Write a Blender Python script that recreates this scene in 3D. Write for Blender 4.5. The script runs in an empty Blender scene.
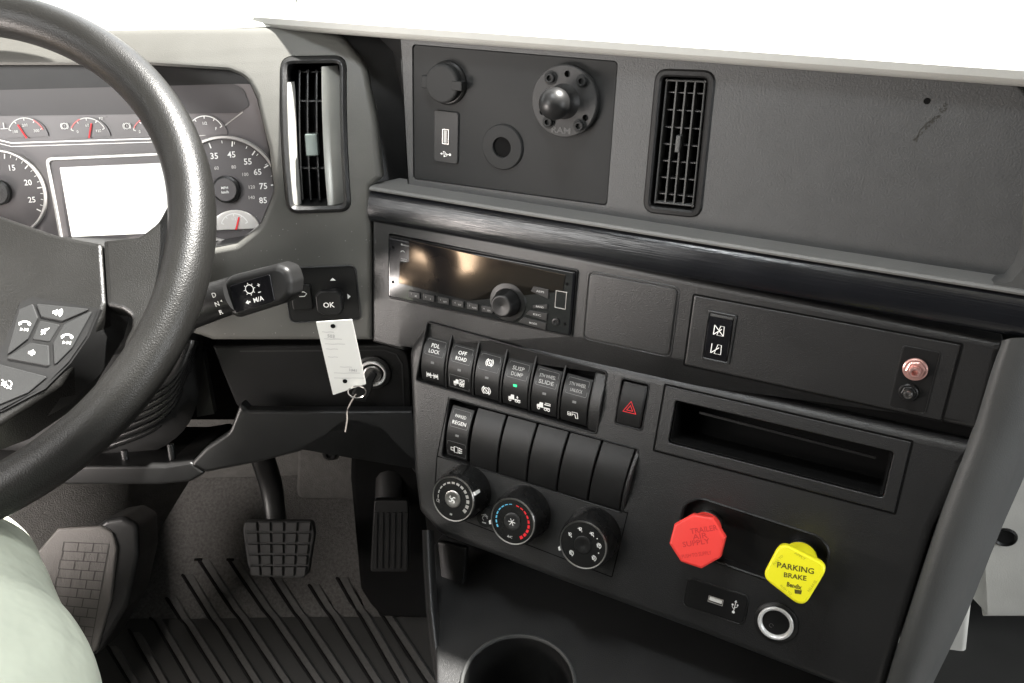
import bpy, bmesh, math, random
from mathutils import Vector, Matrix
from mathutils.geometry import tessellate_polygon
random.seed(4)
R_ = math.radians
scn = bpy.context.scene
COL = scn.collection

# ------------------------------------------------------------------ camera
FPX = 848.0
CAMX = (Vector((0.99903, -0.02333, -0.03733)), Vector((-0.04402, -0.52941, -0.84723)), Vector((0, 0.84805, -0.52992)))  # right, down, forward
CPOS = Vector((0, 0, 1.0))
cam = bpy.data.cameras.new('camera'); camo = bpy.data.objects.new('camera', cam); COL.objects.link(camo)
cam.sensor_width = 36.0; cam.lens = 36.0 * FPX / 1024; cam.clip_start = 0.02; cam.clip_end = 50
rt, dn, fw = CAMX
m = Matrix((( rt.x, -dn.x, -fw.x, 0), (rt.y, -dn.y, -fw.y, 0), (rt.z, -dn.z, -fw.z, 0), (0, 0, 0, 1)))
camo.matrix_world = Matrix.Translation(CPOS) @ m
scn.camera = camo
# ------------------------------------------------------------------ world, lamps, exposure
w = bpy.data.worlds.new('World'); scn.world = w; w.use_nodes = True
bg = w.node_tree.nodes['Background']; bg.inputs[0].default_value = (0.95, 0.98, 1.0, 1); bg.inputs[1].default_value = 0.008
def area(name, loc, target, sx, sy, power, color):
    l = bpy.data.lights.new(name, 'AREA'); l.shape = 'RECTANGLE'; l.size = sx; l.size_y = sy; l.energy = power; l.color = color
    o = bpy.data.objects.new(name, l); COL.objects.link(o); o.location = loc
    o.rotation_euler = (Vector(target) - Vector(loc)).to_track_quat('-Z', 'Y').to_euler(); return o
sun = bpy.data.lights.new('sun', 'SUN'); sun.energy = 5.0; sun.angle = R_(2.0); sun.color = (1, .97, .92)
so = bpy.data.objects.new('sun', sun); COL.objects.link(so)
so.rotation_euler = (-Vector((0.46, 0.19, 0.87))).to_track_quat('-Z', 'Y').to_euler()
area('windshield_light', (0.35, 1.55, 1.60), (0.1, 0.6, 0.7), 2.2, 0.8, 2.5, (0.95, 0.98, 1.0))
dwl = area('driver_window_light', (-0.80, 0.10, 1.15), (-0.12, 0.80, 0.62), 0.55, 0.40, 0.22, (1.0, 0.99, 0.97)); dwl.data.spread = R_(75)
area('passenger_window_light', (1.5, 0.0, 0.85), (0.55, 0.75, 0.45), 0.7, 0.5, 2.6, (0.95, 0.98, 1.0))
area('door_glass_light', (-0.78, 0.33, 0.60), (0.1, 0.70, 0.45), 0.34, 0.28, 2.4, (1.0, 0.92, 0.87))
area('overhead_fill_light', (-0.10, 0.45, 1.60), (0.1, 0.6, 0.7), 0.24, 0.10, 0.70, (0.93, 0.97, 1.0))  # added overhead lamp, puts highlights on the trim and switches
scn.view_settings.view_transform = 'Standard'; scn.view_settings.look = 'None'
scn.view_settings.exposure = 3.0; scn.view_settings.gamma = 1

# ------------------------------------------------------------------ materials
MATS = {}
def mat(name, col, rough=.5, bump=0, bscale=900, spec=.3, metal=0, emit=0, kind='noise', var=0.12, stretch=None, coat=0, bdist=.0006, ns=24):
    if name in MATS: return MATS[name]
    m = bpy.data.materials.new(name); m.use_nodes = True; nt = m.node_tree; b = nt.nodes['Principled BSDF']
    b.inputs['Roughness'].default_value = rough; b.inputs['Metallic'].default_value = metal
    b.inputs['Specular IOR Level'].default_value = spec; b.inputs['Coat Weight'].default_value = coat
    if coat: b.inputs['Coat Roughness'].default_value = .12
    tc = nt.nodes.new('ShaderNodeTexCoord'); mp = nt.nodes.new('ShaderNodeMapping'); nt.links.new(tc.outputs['Object'], mp.inputs[0])
    if stretch: mp.vector_type = 'TEXTURE'; mp.inputs['Rotation'].default_value = stretch[0]; mp.inputs['Scale'].default_value = stretch[1]
    n = nt.nodes.new('ShaderNodeTexNoise'); n.inputs['Scale'].default_value = ns; n.inputs['Detail'].default_value = 6
    nt.links.new(tc.outputs['Object'], n.inputs['Vector'])
    mx = nt.nodes.new('ShaderNodeMix'); mx.data_type = 'RGBA'
    c = Vector(col[:3]); lo = c * (1 - var); hi = c * (1 + var)
    mx.inputs[6].default_value = (*lo, 1); mx.inputs[7].default_value = (*hi, 1)
    nt.links.new(n.outputs[0], mx.inputs[0]); nt.links.new(mx.outputs[2], b.inputs['Base Color'])
    mr = nt.nodes.new('ShaderNodeMapRange'); mr.inputs[3].default_value = max(.02, rough - .08); mr.inputs[4].default_value = min(1, rough + .08)
    nt.links.new(n.outputs[0], mr.inputs[0]); nt.links.new(mr.outputs[0], b.inputs['Roughness'])
    if bump:
        if kind == 'voronoi':
            t = nt.nodes.new('ShaderNodeTexVoronoi'); t.inputs['Scale'].default_value = bscale; t.feature = 'SMOOTH_F1'; o = t.outputs['Distance']
            t.inputs['Randomness'].default_value = 1
        else:
            t = nt.nodes.new('ShaderNodeTexNoise'); t.inputs['Scale'].default_value = bscale; t.inputs['Detail'].default_value = 3; o = t.outputs[0]
        nt.links.new(mp.outputs[0], t.inputs['Vector'])
        bp = nt.nodes.new('ShaderNodeBump'); bp.inputs['Strength'].default_value = bump; bp.inputs['Distance'].default_value = bdist
        nt.links.new(o, bp.inputs['Height']); nt.links.new(bp.outputs[0], b.inputs['Normal'])
    if emit:
        nt.links.new(mx.outputs[2], b.inputs['Emission Color']); b.inputs['Emission Strength'].default_value = emit
    MATS[name] = m; return m
UROT = ((0, 0, R_(-27.27)), (.40, .005, .005))
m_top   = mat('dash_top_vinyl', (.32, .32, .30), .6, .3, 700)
m_upper = mat('charcoal_grained_plastic', (.062, .063, .063), .5, .8, 800, spec=.25, ns=60)
m_ledge = mat('grained_ledge_plastic', (.14, .14, .136), .42, .6, 900)
m_dark  = mat('dark_grained_plastic', (.0165, .0165, .0165), .34, .55, 1100, spec=.5)
m_dark2 = mat('darker_smooth_plastic', (.010, .010, .010), .40, .15, 1300, spec=.25)
m_black = mat('black_plastic', (.010, .010, .010), .38)
m_void  = mat('matt_black_cavity', (.004, .004, .004), .9, spec=.1)
m_gloss = mat('gloss_black', (.007, .007, .008), .12, coat=.15)
m_insert= mat('insert_plate_plastic', (.022, .0225, .0225), .6, .2, 1500, spec=.1)
m_trim  = mat('brushed_black_woodgrain_trim', (.006, .0065, .008), .22, .8, 7, stretch=UROT, spec=.5, bdist=.00032)
m_side  = mat('grey_grained_side_plastic', (.058, .059, .058), .5, .4, 900)
m_col   = mat('column_surround_plastic', (.088, .087, .080), .45, .3, 1200)
m_leath = mat('steering_wheel_leather', (.008, .0078, .0072), .38, .7, 1050, kind='voronoi', spec=.32, bdist=.00030)
m_rub   = mat('black_rubber', (.018, .018, .018), .55, .3, 500)
m_rubhi = mat('grey_worn_rubber', (.10, .09, .082), .55, .5, 500)
m_chrome= mat('chrome', (.75, .75, .74), .16, metal=1)
m_steel = mat('dull_steel', (.35, .34, .33), .35, metal=1)
m_white = mat('white_print', (.82, .82, .80), .5, var=.02)
m_grey  = mat('grey_print', (.38, .38, .37), .5, var=.02)
m_dim   = mat('dim_print', (.16, .16, .16), .5, var=.02)
m_paper = mat('white_paper_tag', (.62, .62, .59), .7, .1, 300, var=.03)
m_ink   = mat('faded_ink', (.30, .30, .31), .6)
m_red   = mat('red_plastic', (.80, .055, .045), .38, .1, 500, var=.06)
m_yel   = mat('yellow_plastic', (.86, .80, .02), .35, .1, 500, var=.05)
m_yelink= mat('dark_olive_ink', (.09, .08, .01), .5)
m_yelfnt= mat('faint_olive_ink', (.45, .42, .02), .5)
m_redpr = mat('red_print', (.75, .03, .04), .4)
m_pink  = mat('pale_red_print', (.75, .25, .25), .5)
m_bluepr= mat('blue_print', (.12, .45, .65), .4)
m_green = mat('green_indicator_light', (.03, .9, .30), .4, emit=.08)
m_copper= mat('copper_anodised_fitting', (.72, .42, .38), .3, metal=.75)
m_carpet= mat('charcoal_carpet', (.062, .060, .057), .95, 1, 900, var=.75, bdist=.002, ns=260)
m_mat   = mat('black_floor_shade', (.020, .020, .019), .7, .5, 700, var=.2)
m_wall  = mat('grey_footwell_lining', (.075, .073, .069), .9, .7, 500, ns=90, var=.35, bdist=.002)
m_beige = mat('light_grey_trim', (.60, .59, .55), .6, .5, 500)
m_cloth = mat('pale_green_cotton', (.48, .51, .42), .9, .8, 20, var=.12, bdist=.012)
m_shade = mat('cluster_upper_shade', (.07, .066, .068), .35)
m_clus  = mat('cluster_face_hazed', (.15, .138, .140), .30, coat=.3)  # glass haze painted into the grey of a dark face
m_dial  = mat('dial_face', (.095, .088, .09), .35, coat=.3)
m_screen= mat('lit_white_screen', (.85, .84, .81), .3, emit=.13, var=.30, ns=9)
m_silver= mat('silver_ring', (.62, .60, .58), .3, metal=.6)
m_gtab  = mat('grey_green_tab', (.07, .085, .08), .4)
m_film  = mat('display_film', (.006, .006, .007), .08, spec=.28)
m_film.node_tree.nodes['Principled BSDF'].inputs['Specular Tint'].default_value = (1, .74, .48, 1)  # amber tint painted into the reflection, in place of warm reflected light
m_sunpale = mat('sunlight_pale_vent_blade', (.42, .42, .39), .38, metal=.4)  # paler colour imitates sunlight on the dark vent blades
m_bright= mat('bright_chrome_ring', (.85, .85, .84), .3, metal=.35)
m_acc   = mat('accessory_plastic', (.030, .030, .030), .55, .2, 1500, spec=.2)
m_rib   = mat('shiny_black_rubber', (.010, .010, .010), .27, spec=.4)
m_redin = mat('deep_red_emboss', (.55, .03, .03), .4)
m_scuff = mat('brown_scuff', (.035, .034, .030), .6)
m_line  = mat('tread_line', (.045, .042, .040), .8)
m_rmat  = mat('raised_mat_rubber', (.045, .044, .042), .75, .6, 700, var=.4, ns=200)
m_pad   = mat('worn_pad_grey', (.085, .080, .075), .6, .5, 500)
m_skin  = mat('skin', (.5, .33, .25), .5)
m_tan   = mat('tan_door_lining', (.55, .36, .18), .6, .4, 500)

# ------------------------------------------------------------------ frames
def ray(px, py):
    return (rt * ((px - 512) / FPX) + dn * ((py - 341.5) / FPX) + fw)
class Pl:
    def __init__(s, O, U, V, warp=None):
        s.O = Vector(O); s.U = Vector(U).normalized(); V = Vector(V); s.V = (V - V.dot(s.U) * s.U).normalized(); s.N = s.U.cross(s.V); s.warp = warp
    def pt(s, u, v, n=0):
        if s.warp: n = n + s.warp(u, v)
        return s.O + s.U * u + s.V * v + s.N * n
    def uv(s, px, py, n=0):
        d = ray(px, py); nn = n
        for i in range(12 if s.warp else 1):
            t = (s.O + s.N * nn - CPOS).dot(s.N) / d.dot(s.N)
            q = CPOS + d * t - s.O; u, v = q.dot(s.U), q.dot(s.V)
            if s.warp: nn = .5 * nn + .5 * (n + s.warp(u, v))
        return (u, v)
    def q(s, pts, n=0): return [s.uv(x, y, n) for x, y in pts]
    def box(s, TL, TR, BR, BL, n=0):
        a, b, c, d = s.q((TL, TR, BR, BL), n)
        return ((a[0] + d[0]) / 2, (b[0] + c[0]) / 2, (c[1] + d[1]) / 2, (a[1] + b[1]) / 2)   # u0,u1,v0,v1
    def sub(s, u, v, n=0, rot=0, tilt=0, turn=0):
        c, k = math.cos(rot), math.sin(rot); U = s.U * c + s.V * k; V = s.V * c - s.U * k; N = U.cross(V)
        if tilt: M_ = Matrix.Rotation(tilt, 3, U); V = M_ @ V
        if turn: M_ = Matrix.Rotation(turn, 3, V); U = M_ @ U
        return Pl(s.pt(u, v, n), U, V)
def at_depth(px, py, d): return CPOS + ray(px, py) * d
def at_z(px, py, z):
    d = ray(px, py); return CPOS + d * ((z - CPOS.z) / d.z)
def at_y(px, py, y):
    d = ray(px, py); return CPOS + d * (y / d.y)

# ------------------------------------------------------------------ scene objects
def tag(o, label=None, cat=None, group=None, kind=None):
    if label: o['label'] = label
    if cat: o['category'] = cat
    if group: o['group'] = group
    if kind: o['kind'] = kind
    return o
def thing(name, loc, label, cat, group=None, kind=None):
    o = bpy.data.objects.new(name, None); o.empty_display_size = .01; COL.objects.link(o); o.location = loc
    return tag(o, label, cat, group, kind)
WL = {}
def wloc(o): return WL.get(o.name, o.location.copy())
def link(name, bm, mt, parent=None, smooth=35, label=None):
    bmesh.ops.remove_doubles(bm, verts=bm.verts, dist=1e-6)
    bmesh.ops.recalc_face_normals(bm, faces=bm.faces)
    c = Vector((0, 0, 0))
    if bm.verts:
        xs = [v.co for v in bm.verts]
        c = Vector([(min(p[i] for p in xs) + max(p[i] for p in xs)) / 2 for i in range(3)])
    for v in bm.verts: v.co -= c
    me = bpy.data.meshes.new(name); 
    for f in bm.faces: f.smooth = True
    bm.to_mesh(me); bm.free()
    try: me.set_sharp_from_angle(angle=R_(smooth))
    except Exception: pass
    me.materials.append(mt)
    o = bpy.data.objects.new(name, me); COL.objects.link(o)
    WL[o.name] = c.copy()
    if parent: o.parent = parent; o.location = c - wloc(parent)
    else: o.location = c
    if label: o['label'] = label
    return o
def cut(o, cutters):
    """cutters: bmeshes in world space, subtracted from o one after the other"""
    def ext(me): 
        c = [v.co for v in me.vertices]
        return [max(p[i] for p in c) - min(p[i] for p in c) for i in range(3)] if c else [0, 0, 0]
    for cb in cutters:
        bmesh.ops.recalc_face_normals(cb, faces=cb.faces)
        me = bpy.data.meshes.new('tmp_cut'); cb.to_mesh(me); cb.free()
        t = bpy.data.objects.new('tmp_cut', me); COL.objects.link(t)
        e0 = ext(o.data); n0 = len(o.data.vertices)
        for solver in ('EXACT', 'MANIFOLD', 'FAST'):
            md = o.modifiers.new('b', 'BOOLEAN'); md.operation = 'DIFFERENCE'; md.solver = solver; md.object = t
            bpy.context.view_layer.update()
            dg = bpy.context.evaluated_depsgraph_get(); ne = bpy.data.meshes.new_from_object(o.evaluated_get(dg)); o.modifiers.clear()
            e1 = ext(ne)
            if len(ne.vertices) > n0 * .9 and all(abs(a - b) < .002 for a, b in zip(e0, e1)):
                nm = o.data.name; o.data = ne; ne.name = nm; break
            print('CUT', solver, 'failed on', o.name)
        bpy.data.objects.remove(t)
    for p in o.data.polygons: p.use_smooth = True
    o.data.set_sharp_from_angle(angle=R_(35))
    return o

# ------------------------------------------------------------------ 2-D outlines
def area2(p): return sum(p[i][0] * p[(i + 1) % len(p)][1] - p[(i + 1) % len(p)][0] * p[i][1] for i in range(len(p))) / 2
def rpoly(pts, r, seg=5):
    """round the corners; r a number or a list"""
    out = []; n = len(pts)
    for i in range(n):
        p = Vector(pts[i]); a = Vector(pts[i - 1]) - p; b = Vector(pts[(i + 1) % n]) - p
        rr = r[i] if isinstance(r, (list, tuple)) else r
        la, lb = a.length, b.length
        if rr <= 0 or la < 1e-7 or lb < 1e-7: out.append(tuple(p)); continue
        a.normalize(); b.normalize(); ang = a.angle(b)
        if ang > 3.05: out.append(tuple(p)); continue
        d = min(rr / math.tan(ang / 2), la * .48, lb * .48)
        p0, p1 = p + a * d, p + b * d
        for k in range(seg + 1):
            t = k / seg; out.append(tuple(p0 * (1 - t) ** 2 + p * 2 * t * (1 - t) + p1 * t * t))
    return out
def rbox(u0, u1, v0, v1, r=.002, seg=5): return rpoly([(u0, v0), (u1, v0), (u1, v1), (u0, v1)], r, seg)
def circ(u, v, r, n=40, ry=None): return [(u + r * math.cos(2 * math.pi * k / n), v + (ry or r) * math.sin(2 * math.pi * k / n)) for k in range(n)]
def inset(pts, d):
    if area2(pts) < 0: pts = pts[::-1]
    n = len(pts); out = []
    for i in range(n):
        p = Vector(pts[i]); a = (p - Vector(pts[i - 1])); b = (Vector(pts[(i + 1) % n]) - p)
        if a.length < 1e-9: a = b
        if b.length < 1e-9: b = a
        a.normalize(); b.normalize()
        na, nb = Vector((-a.y, a.x)), Vector((-b.y, b.x)); m_ = na + nb
        if m_.length < .3: m_ = na
        m_.normalize(); k = d / max(.5, m_.dot(na)); out.append(tuple(p + m_ * k))
    return out
def cen(pts): return (sum(p[0] for p in pts) / len(pts), sum(p[1] for p in pts) / len(pts))

# ------------------------------------------------------------------ mesh pieces (all take an existing bmesh)
def loft(bm, rings, close=True, caps=(False, False)):
    vs = [[bm.verts.new(p) for p in r] for r in rings]
    n = len(vs[0])
    for a, b in zip(vs[:-1], vs[1:]):
        for i in range(n if close else n - 1):
            j = (i + 1) % n
            try: bm.faces.new((a[i], a[j], b[j], b[i]))
            except ValueError: pass
    if caps[0]: bm.faces.new(vs[0][::-1])
    if caps[1]: bm.faces.new(vs[-1])
    return vs
def prism(pl, pts, n0, n1, bev=.0, slices=None, bm=None, bseg=3):
    """outline pts (u,v) extruded from n0 (back) to n1 (front) with a rounded front edge"""
    if area2(pts) < 0: pts = pts[::-1]
    if bm is None: bm = bmesh.new()
    t = bmesh.new(); rings = [[Vector((u, v, n0)) for u, v in pts]]
    if bev > 0:
        for k in range(bseg + 1):
            a = k / bseg * math.pi / 2
            ins = inset(pts, bev * (1 - math.cos(a))) if k else pts
            rings.append([Vector((u, v, n1 - bev + bev * math.sin(a))) for u, v in ins])
    else: rings.append([Vector((u, v, n1)) for u, v in pts])
    loft(t, rings, True, (True, True))
    if slices:
        for s in slices:
            g = t.verts[:] + t.edges[:] + t.faces[:]
            bmesh.ops.bisect_plane(t, geom=g, plane_co=(0, s, 0), plane_no=(0, 1, 0))
    bmesh.ops.triangulate(t, faces=[f for f in t.faces if len(f.verts) > 4 and not slices])
    mp = {}
    for v in t.verts: mp[v] = bm.verts.new(pl.pt(*v.co))
    for f in t.faces:
        try: bm.faces.new([mp[v] for v in f.verts])
        except ValueError: pass
    t.free(); return bm
def ringprism(pl, outer, inner, n0, n1, bm=None, bev=.0005):
    """frame between two outlines with the same number of points"""
    if bm is None: bm = bmesh.new()
    if area2(outer) < 0: outer = outer[::-1]
    if area2(inner) < 0: inner = inner[::-1]
    R = [[pl.pt(u, v, n0) for u, v in outer], [pl.pt(u, v, n1 - bev) for u, v in outer], [pl.pt(u, v, n1) for u, v in inset(outer, bev)],
         [pl.pt(u, v, n1) for u, v in inset(inner, -bev)], [pl.pt(u, v, n1 - bev) for u, v in inner], [pl.pt(u, v, n0) for u, v in inner]]
    loft(bm, R); return bm
def lathe(pl, prof, n=40, bm=None, cap=True, fl=None):
    """prof: list of (r, n) about the frame's N axis at its origin"""
    if bm is None: bm = bmesh.new()
    rings = []
    for r, h in prof:
        rr = max(r, 1e-5)
        rings.append([pl.pt(rr * (1 + (fl(k, h) if fl else 0)) * math.cos(2 * math.pi * k / n), rr * (1 + (fl(k, h) if fl else 0)) * math.sin(2 * math.pi * k / n), h) for k in range(n)])
    loft(bm, rings, True, (cap, cap)); return bm
def tube(pts, r, n=12, bm=None, closed=False, cap=True, flat=1.0, up=None):
    if bm is None: bm = bmesh.new()
    pts = [Vector(p) for p in pts]; N = len(pts); rings = []; prev = None
    for i, p in enumerate(pts):
        t = (pts[(i + 1) % N] - pts[i - 1]) if closed else (pts[min(i + 1, N - 1)] - pts[max(i - 1, 0)])
        t.normalize()
        a = up if up is not None else (prev if prev is not None else (Vector((0, 0, 1)) if abs(t.z) < .9 else Vector((1, 0, 0))))
        a = (a - a.dot(t) * t).normalized(); b = t.cross(a); prev = a
        rr = r[i] if isinstance(r, (list, tuple)) else r
        rings.append([p + a * rr * math.cos(2 * math.pi * k / n) * flat + b * rr * math.sin(2 * math.pi * k / n) for k in range(n)])
    if closed: rings.append(rings[0]); cap = False
    loft(bm, rings, True, (cap, cap)); return bm
def smooth_path(pts, k=6):
    pts = [Vector(p) for p in pts]; out = []
    for i in range(len(pts) - 1):
        p0, p1, p2, p3 = pts[max(i - 1, 0)], pts[i], pts[i + 1], pts[min(i + 2, len(pts) - 1)]
        for j in range(k):
            t = j / k; out.append(.5 * ((2 * p1) + (-p0 + p2) * t + (2 * p0 - 5 * p1 + 4 * p2 - p3) * t * t + (-p0 + 3 * p1 - 3 * p2 + p3) * t ** 3))
    out.append(pts[-1]); return out
def extrude_profile(pl, prof, u0, u1, cap=True, closed=False, bm=None, usegs=1):
    """prof (v,n) swept along U"""
    if bm is None: bm = bmesh.new()
    rings = [[pl.pt(u0 + (u1 - u0) * k / usegs, v, n) for v, n in prof] for k in range(usegs + 1)]
    loft(bm, rings, closed, (cap and closed, cap and closed)); return bm
def barrel(pl, u0, u1, v0, v1, n0, bulge, nb=-.01, seg=10, bev=.0006, bm=None):
    """convex rocker face: bulges along v"""
    prof = []
    for k in range(seg + 1):
        t = k / seg; prof.append((v0 + (v1 - v0) * t, n0 + bulge * (1 - (2 * t - 1) ** 2)))
    rings = []
    for u, dn_ in ((u0, -bev), (u0 + bev, 0), (u1 - bev, 0), (u1, -bev)):
        rings.append([pl.pt(u, v0, nb)] + [pl.pt(u, v, n + dn_) for v, n in prof] + [pl.pt(u, v1, nb)])
    if bm is None: bm = bmesh.new()
    loft(bm, rings, True, (True, True)); return bm
class Marks:
    """printed or engraved marks on a frame"""
    def __init__(s, pl, n=.0002, nf=None): s.pl = pl; s.n = n; s.bm = bmesh.new(); s.nf = nf
    def P(s, u, v): return s.pl.pt(u, v, s.n + (s.nf(u, v) if s.nf else 0))
    def poly(s, pts):
        for tri in tessellate_polygon([[Vector((a, b, 0)) for a, b in pts]]):
            try: s.bm.faces.new([s.bm.verts.new(s.P(*pts[i])) for i in tri])
            except ValueError: pass
        return s
    def stroke(s, pts, wd=.0004, closed=False):
        pts = [Vector(p) for p in pts]; N = len(pts); L, Rr = [], []
        for i, p in enumerate(pts):
            a = pts[(i + 1) % N] if (closed or i < N - 1) else p; b = pts[i - 1] if (closed or i > 0) else p
            t = (a - b); t = t.normalized() if t.length > 1e-9 else Vector((1, 0)); o = Vector((-t.y, t.x)) * wd / 2
            L.append(s.bm.verts.new(s.P(*(p + o)))); Rr.append(s.bm.verts.new(s.P(*(p - o))))
        for i in range(N if closed else N - 1):
            j = (i + 1) % N
            s.bm.faces.new((L[i], L[j], Rr[j], Rr[i]))
        return s
    def arc(s, u, v, r, a0, a1, wd=.0004, k=20, ry=None):
        return s.stroke([(u + r * math.cos(R_(a0 + (a1 - a0) * i / k)), v + (ry or r) * math.sin(R_(a0 + (a1 - a0) * i / k))) for i in range(k + 1)], wd)
    def text(s, txt, u, v, h, wd=None, rot=0, bold=.0, align='C'):
        cu = bpy.data.curves.new('t', 'FONT'); cu.body = txt; cu.size = 1; cu.offset = bold; cu.resolution_u = 2
        cu.align_x = 'CENTER'
        o = bpy.data.objects.new('t', cu); COL.objects.link(o); bpy.context.view_layer.update()
        me = bpy.data.meshes.new_from_object(o.evaluated_get(bpy.context.evaluated_depsgraph_get()))
        if len(me.vertices):
            xs = [q.co.x for q in me.vertices]; ys = [q.co.y for q in me.vertices]
            x0, x1, y0, y1 = min(xs), max(xs), min(ys), max(ys)
            sy = h / max(y1 - y0, 1e-6); sx = (wd / max(x1 - x0, 1e-6)) if wd else sy
            c, k = math.cos(rot), math.sin(rot); vs = []
            for q in me.vertices:
                x = (q.co.x - (x0 + x1) / 2) * sx; y = (q.co.y - (y0 + y1) / 2) * sy
                vs.append(s.bm.verts.new(s.P(u + x * c - y * k, v + x * k + y * c)))
            for p in me.polygons:
                try: s.bm.faces.new([vs[i] for i in p.vertices])
                except ValueError: pass
        bpy.data.objects.remove(o); bpy.data.curves.remove(cu); bpy.data.meshes.remove(me)
        return s
    def done(s, name, mt, parent): return link(name, s.bm, mt, parent)
def near(pt0, u, v): return

# ------------------------------------------------------------------ the principal planes
UC = Vector((0.88883, -0.45824, 0))
M = Pl(at_depth(390, 235, .788), UC, (0.0934, 0.18117, 0.979))                    # radio row
L = Pl(M.pt(*M.uv(600, 352)), UC, (0.17324, 0.33603, 0.92578))                    # switch and climate face below it
_u = M.uv(390, 186); UP = Pl(M.pt(_u[0], _u[1], -.022), UC, (0.085, 0.16487, 0.98265))   # upper panel, set back
D0 = Pl(M.pt(*M.uv(372, 235)), (1, 0, 0), (0, .2, .98))
_v0 = D0.uv(300, 207)[1]
D = Pl(D0.O, D0.U, D0.V, warp=lambda u, v: -2.2 * max(0, v - _v0) ** 2)           # driver facing surround, rolls back towards the top
C = Pl(D0.pt(0, 0, -.035), (1, 0, 0), (0, .30, .954))                             # instrument face
WH = dict(c=(-.4835, .6248, .7269), tilt=.8959, tx=.0671)

# ================================================================== DASHBOARD SHELL
dash = thing('dashboard', (.1, .8, .3), 'dark grey wraparound truck dashboard with black wood-grain trim strip and sunlit top', 'dashboard')

# --- column surround, facing the driver (left of the bend)
sl = [D.uv(300, y)[1] for y in range(34, 216, 12)]
out = D.q([(266, 26), (318, 30), (342, 36), (366, 66), (376, 120), (382, 178), (372, 187), (372, 341), (212, 341), (150, 320), (-150, 320), (-150, 243),
           (60, 246), (205, 250), (236, 244), (259, 226), (273, 192), (268, 150), (256, 100), (246, 78), (228, 71), (150, 66), (-150, 66), (-150, 30)])
o = link('driver_surround', prism(D, rpoly(out, [0, .01, .02, .03, .06, .003, 0, 0, 0, 0, 0, 0, 0, .004, .008, .02, .02, .02, .01, .02, .02, .01, 0, 0], 4), -.05, 0, .006, sl), m_col, dash)
ventc = D.q([(280, 56), (347, 55), (352, 212), (287, 214)])
cut(o, [prism(D, rpoly(ventc, .012), -.045, .03)])
surround = o
# recessed black instrument housing between surround and instrument face
op = D.q([(-150, 243), (60, 246), (205, 250), (236, 244), (259, 226), (273, 192), (268, 150), (256, 100), (246, 78), (228, 71), (150, 66), (-150, 66)])
bm = bmesh.new(); ccc = cen(op)
rr = rpoly(op, .012, 4)
loft(bm, [[D.pt(u, v, -.004) for u, v in rr], [D.pt(ccc[0] + (u - ccc[0]) * .995, ccc[1] + (v - ccc[1]) * .99, -.045) for u, v in rr]])
link('instrument_hood', bm, m_dark2, dash)
mk = Marks(D, .0002); rnd = random.Random(8)
for i in range(70):
    c = D.uv(rnd.uniform(220, 370), rnd.uniform(215, 338), .0002); r = rnd.uniform(.00015, .0004); mk.poly(circ(c[0], c[1], r, 6))
tag(mk.done('dust_specks', m_grey, dash), kind='stuff')
# --- hood lip + dash top, left portion
vt = D.uv(150, 60)[1]; uL = D.uv(-260, 60)[0]; uR = D.uv(266, 40)[0]
vt = D.uv(150, 31)[1]
prof = [(vt - .004, -.01), (vt - .001, -.001), (vt + .002, -.004), (vt + .008, -.03), (vt + .03, -.10), (vt + .10, -.40), (vt + .2, -.9)]
D2 = Pl(D.O, D.U, (0, 0, 1)); 
def d2(v, n): return (v, n)
bm = bmesh.new()
zt = D.pt(0, vt, 0)
P = []
for v, n in prof:
    P.append((n, v - vt))
rings = []
for k in range(13):
    x = zt.x + uL + (uR + .02 - uL) * k / 12
    rings.append([Vector((x, zt.y - n, zt.z + dz)) for n, dz in P])
loft(bm, rings, False)
LEDGE_R = [p.copy() for p in rings[-1][-4:]]
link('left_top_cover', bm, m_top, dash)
# --- upper panel on the right, recessed
uo = UP.q([(398, 30), (1030, 84), (1030, 262), (1008, 285), (408, 188), (404, 120)])
o = link('upper_panel', prism(UP, rpoly(uo, [0, .02, 0, .02, 0, 0], 6), -.02, 0, .002), m_upper, dash)
ins = UP.q([(412, 44), (618, 61), (607, 206), (413, 179)])
cut(o, [prism(UP, rpoly(ins, .004), -.0035, .03), prism(UP, rpoly(UP.q([(657, 70), (715, 72), (700, 217), (644, 211)]), .009), -.018, .03)])
insert = link('accessory_plate', prism(UP, rpoly(inset(ins, .0006), .004), -.0034, -.0012, .0005), m_insert, dash)
link('ledge_shadow_strip', prism(UP, UP.q([(398, 150), (1030, 240), (1030, 320), (398, 220)]), -.03, -.021), m_void, dash)  # black strip in a widened gap imitates the shadow above the ledge
# scratch and hole in the glove panel
mk = Marks(UP, .0003); a = UP.uv(927, 101); mk.poly(circ(a[0], a[1], .0022, 14))
mk.done('screw_hole', m_void, dash)
mk = Marks(UP, .00025)
for i in range(46):
    t = random.random(); x = 948 - 34 * t + random.uniform(-3, 3) * (1 - t); y = 104 + 36 * t ** .9 + random.uniform(-4, 4) * (1 - t)
    a = UP.uv(x, y); r = random.uniform(.0003, .0008)
    mk.poly([(a[0] + r * math.cos(k) * random.uniform(.5, 1.6), a[1] + r * math.sin(k) * random.uniform(.5, 1.4)) for k in range(6)])
mk.stroke(UP.q([(916, 142), (920, 130), (927, 123), (934, 119), (940, 117)]), .0007)
mk.done('scuff_mark', m_scuff, dash)
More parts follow.
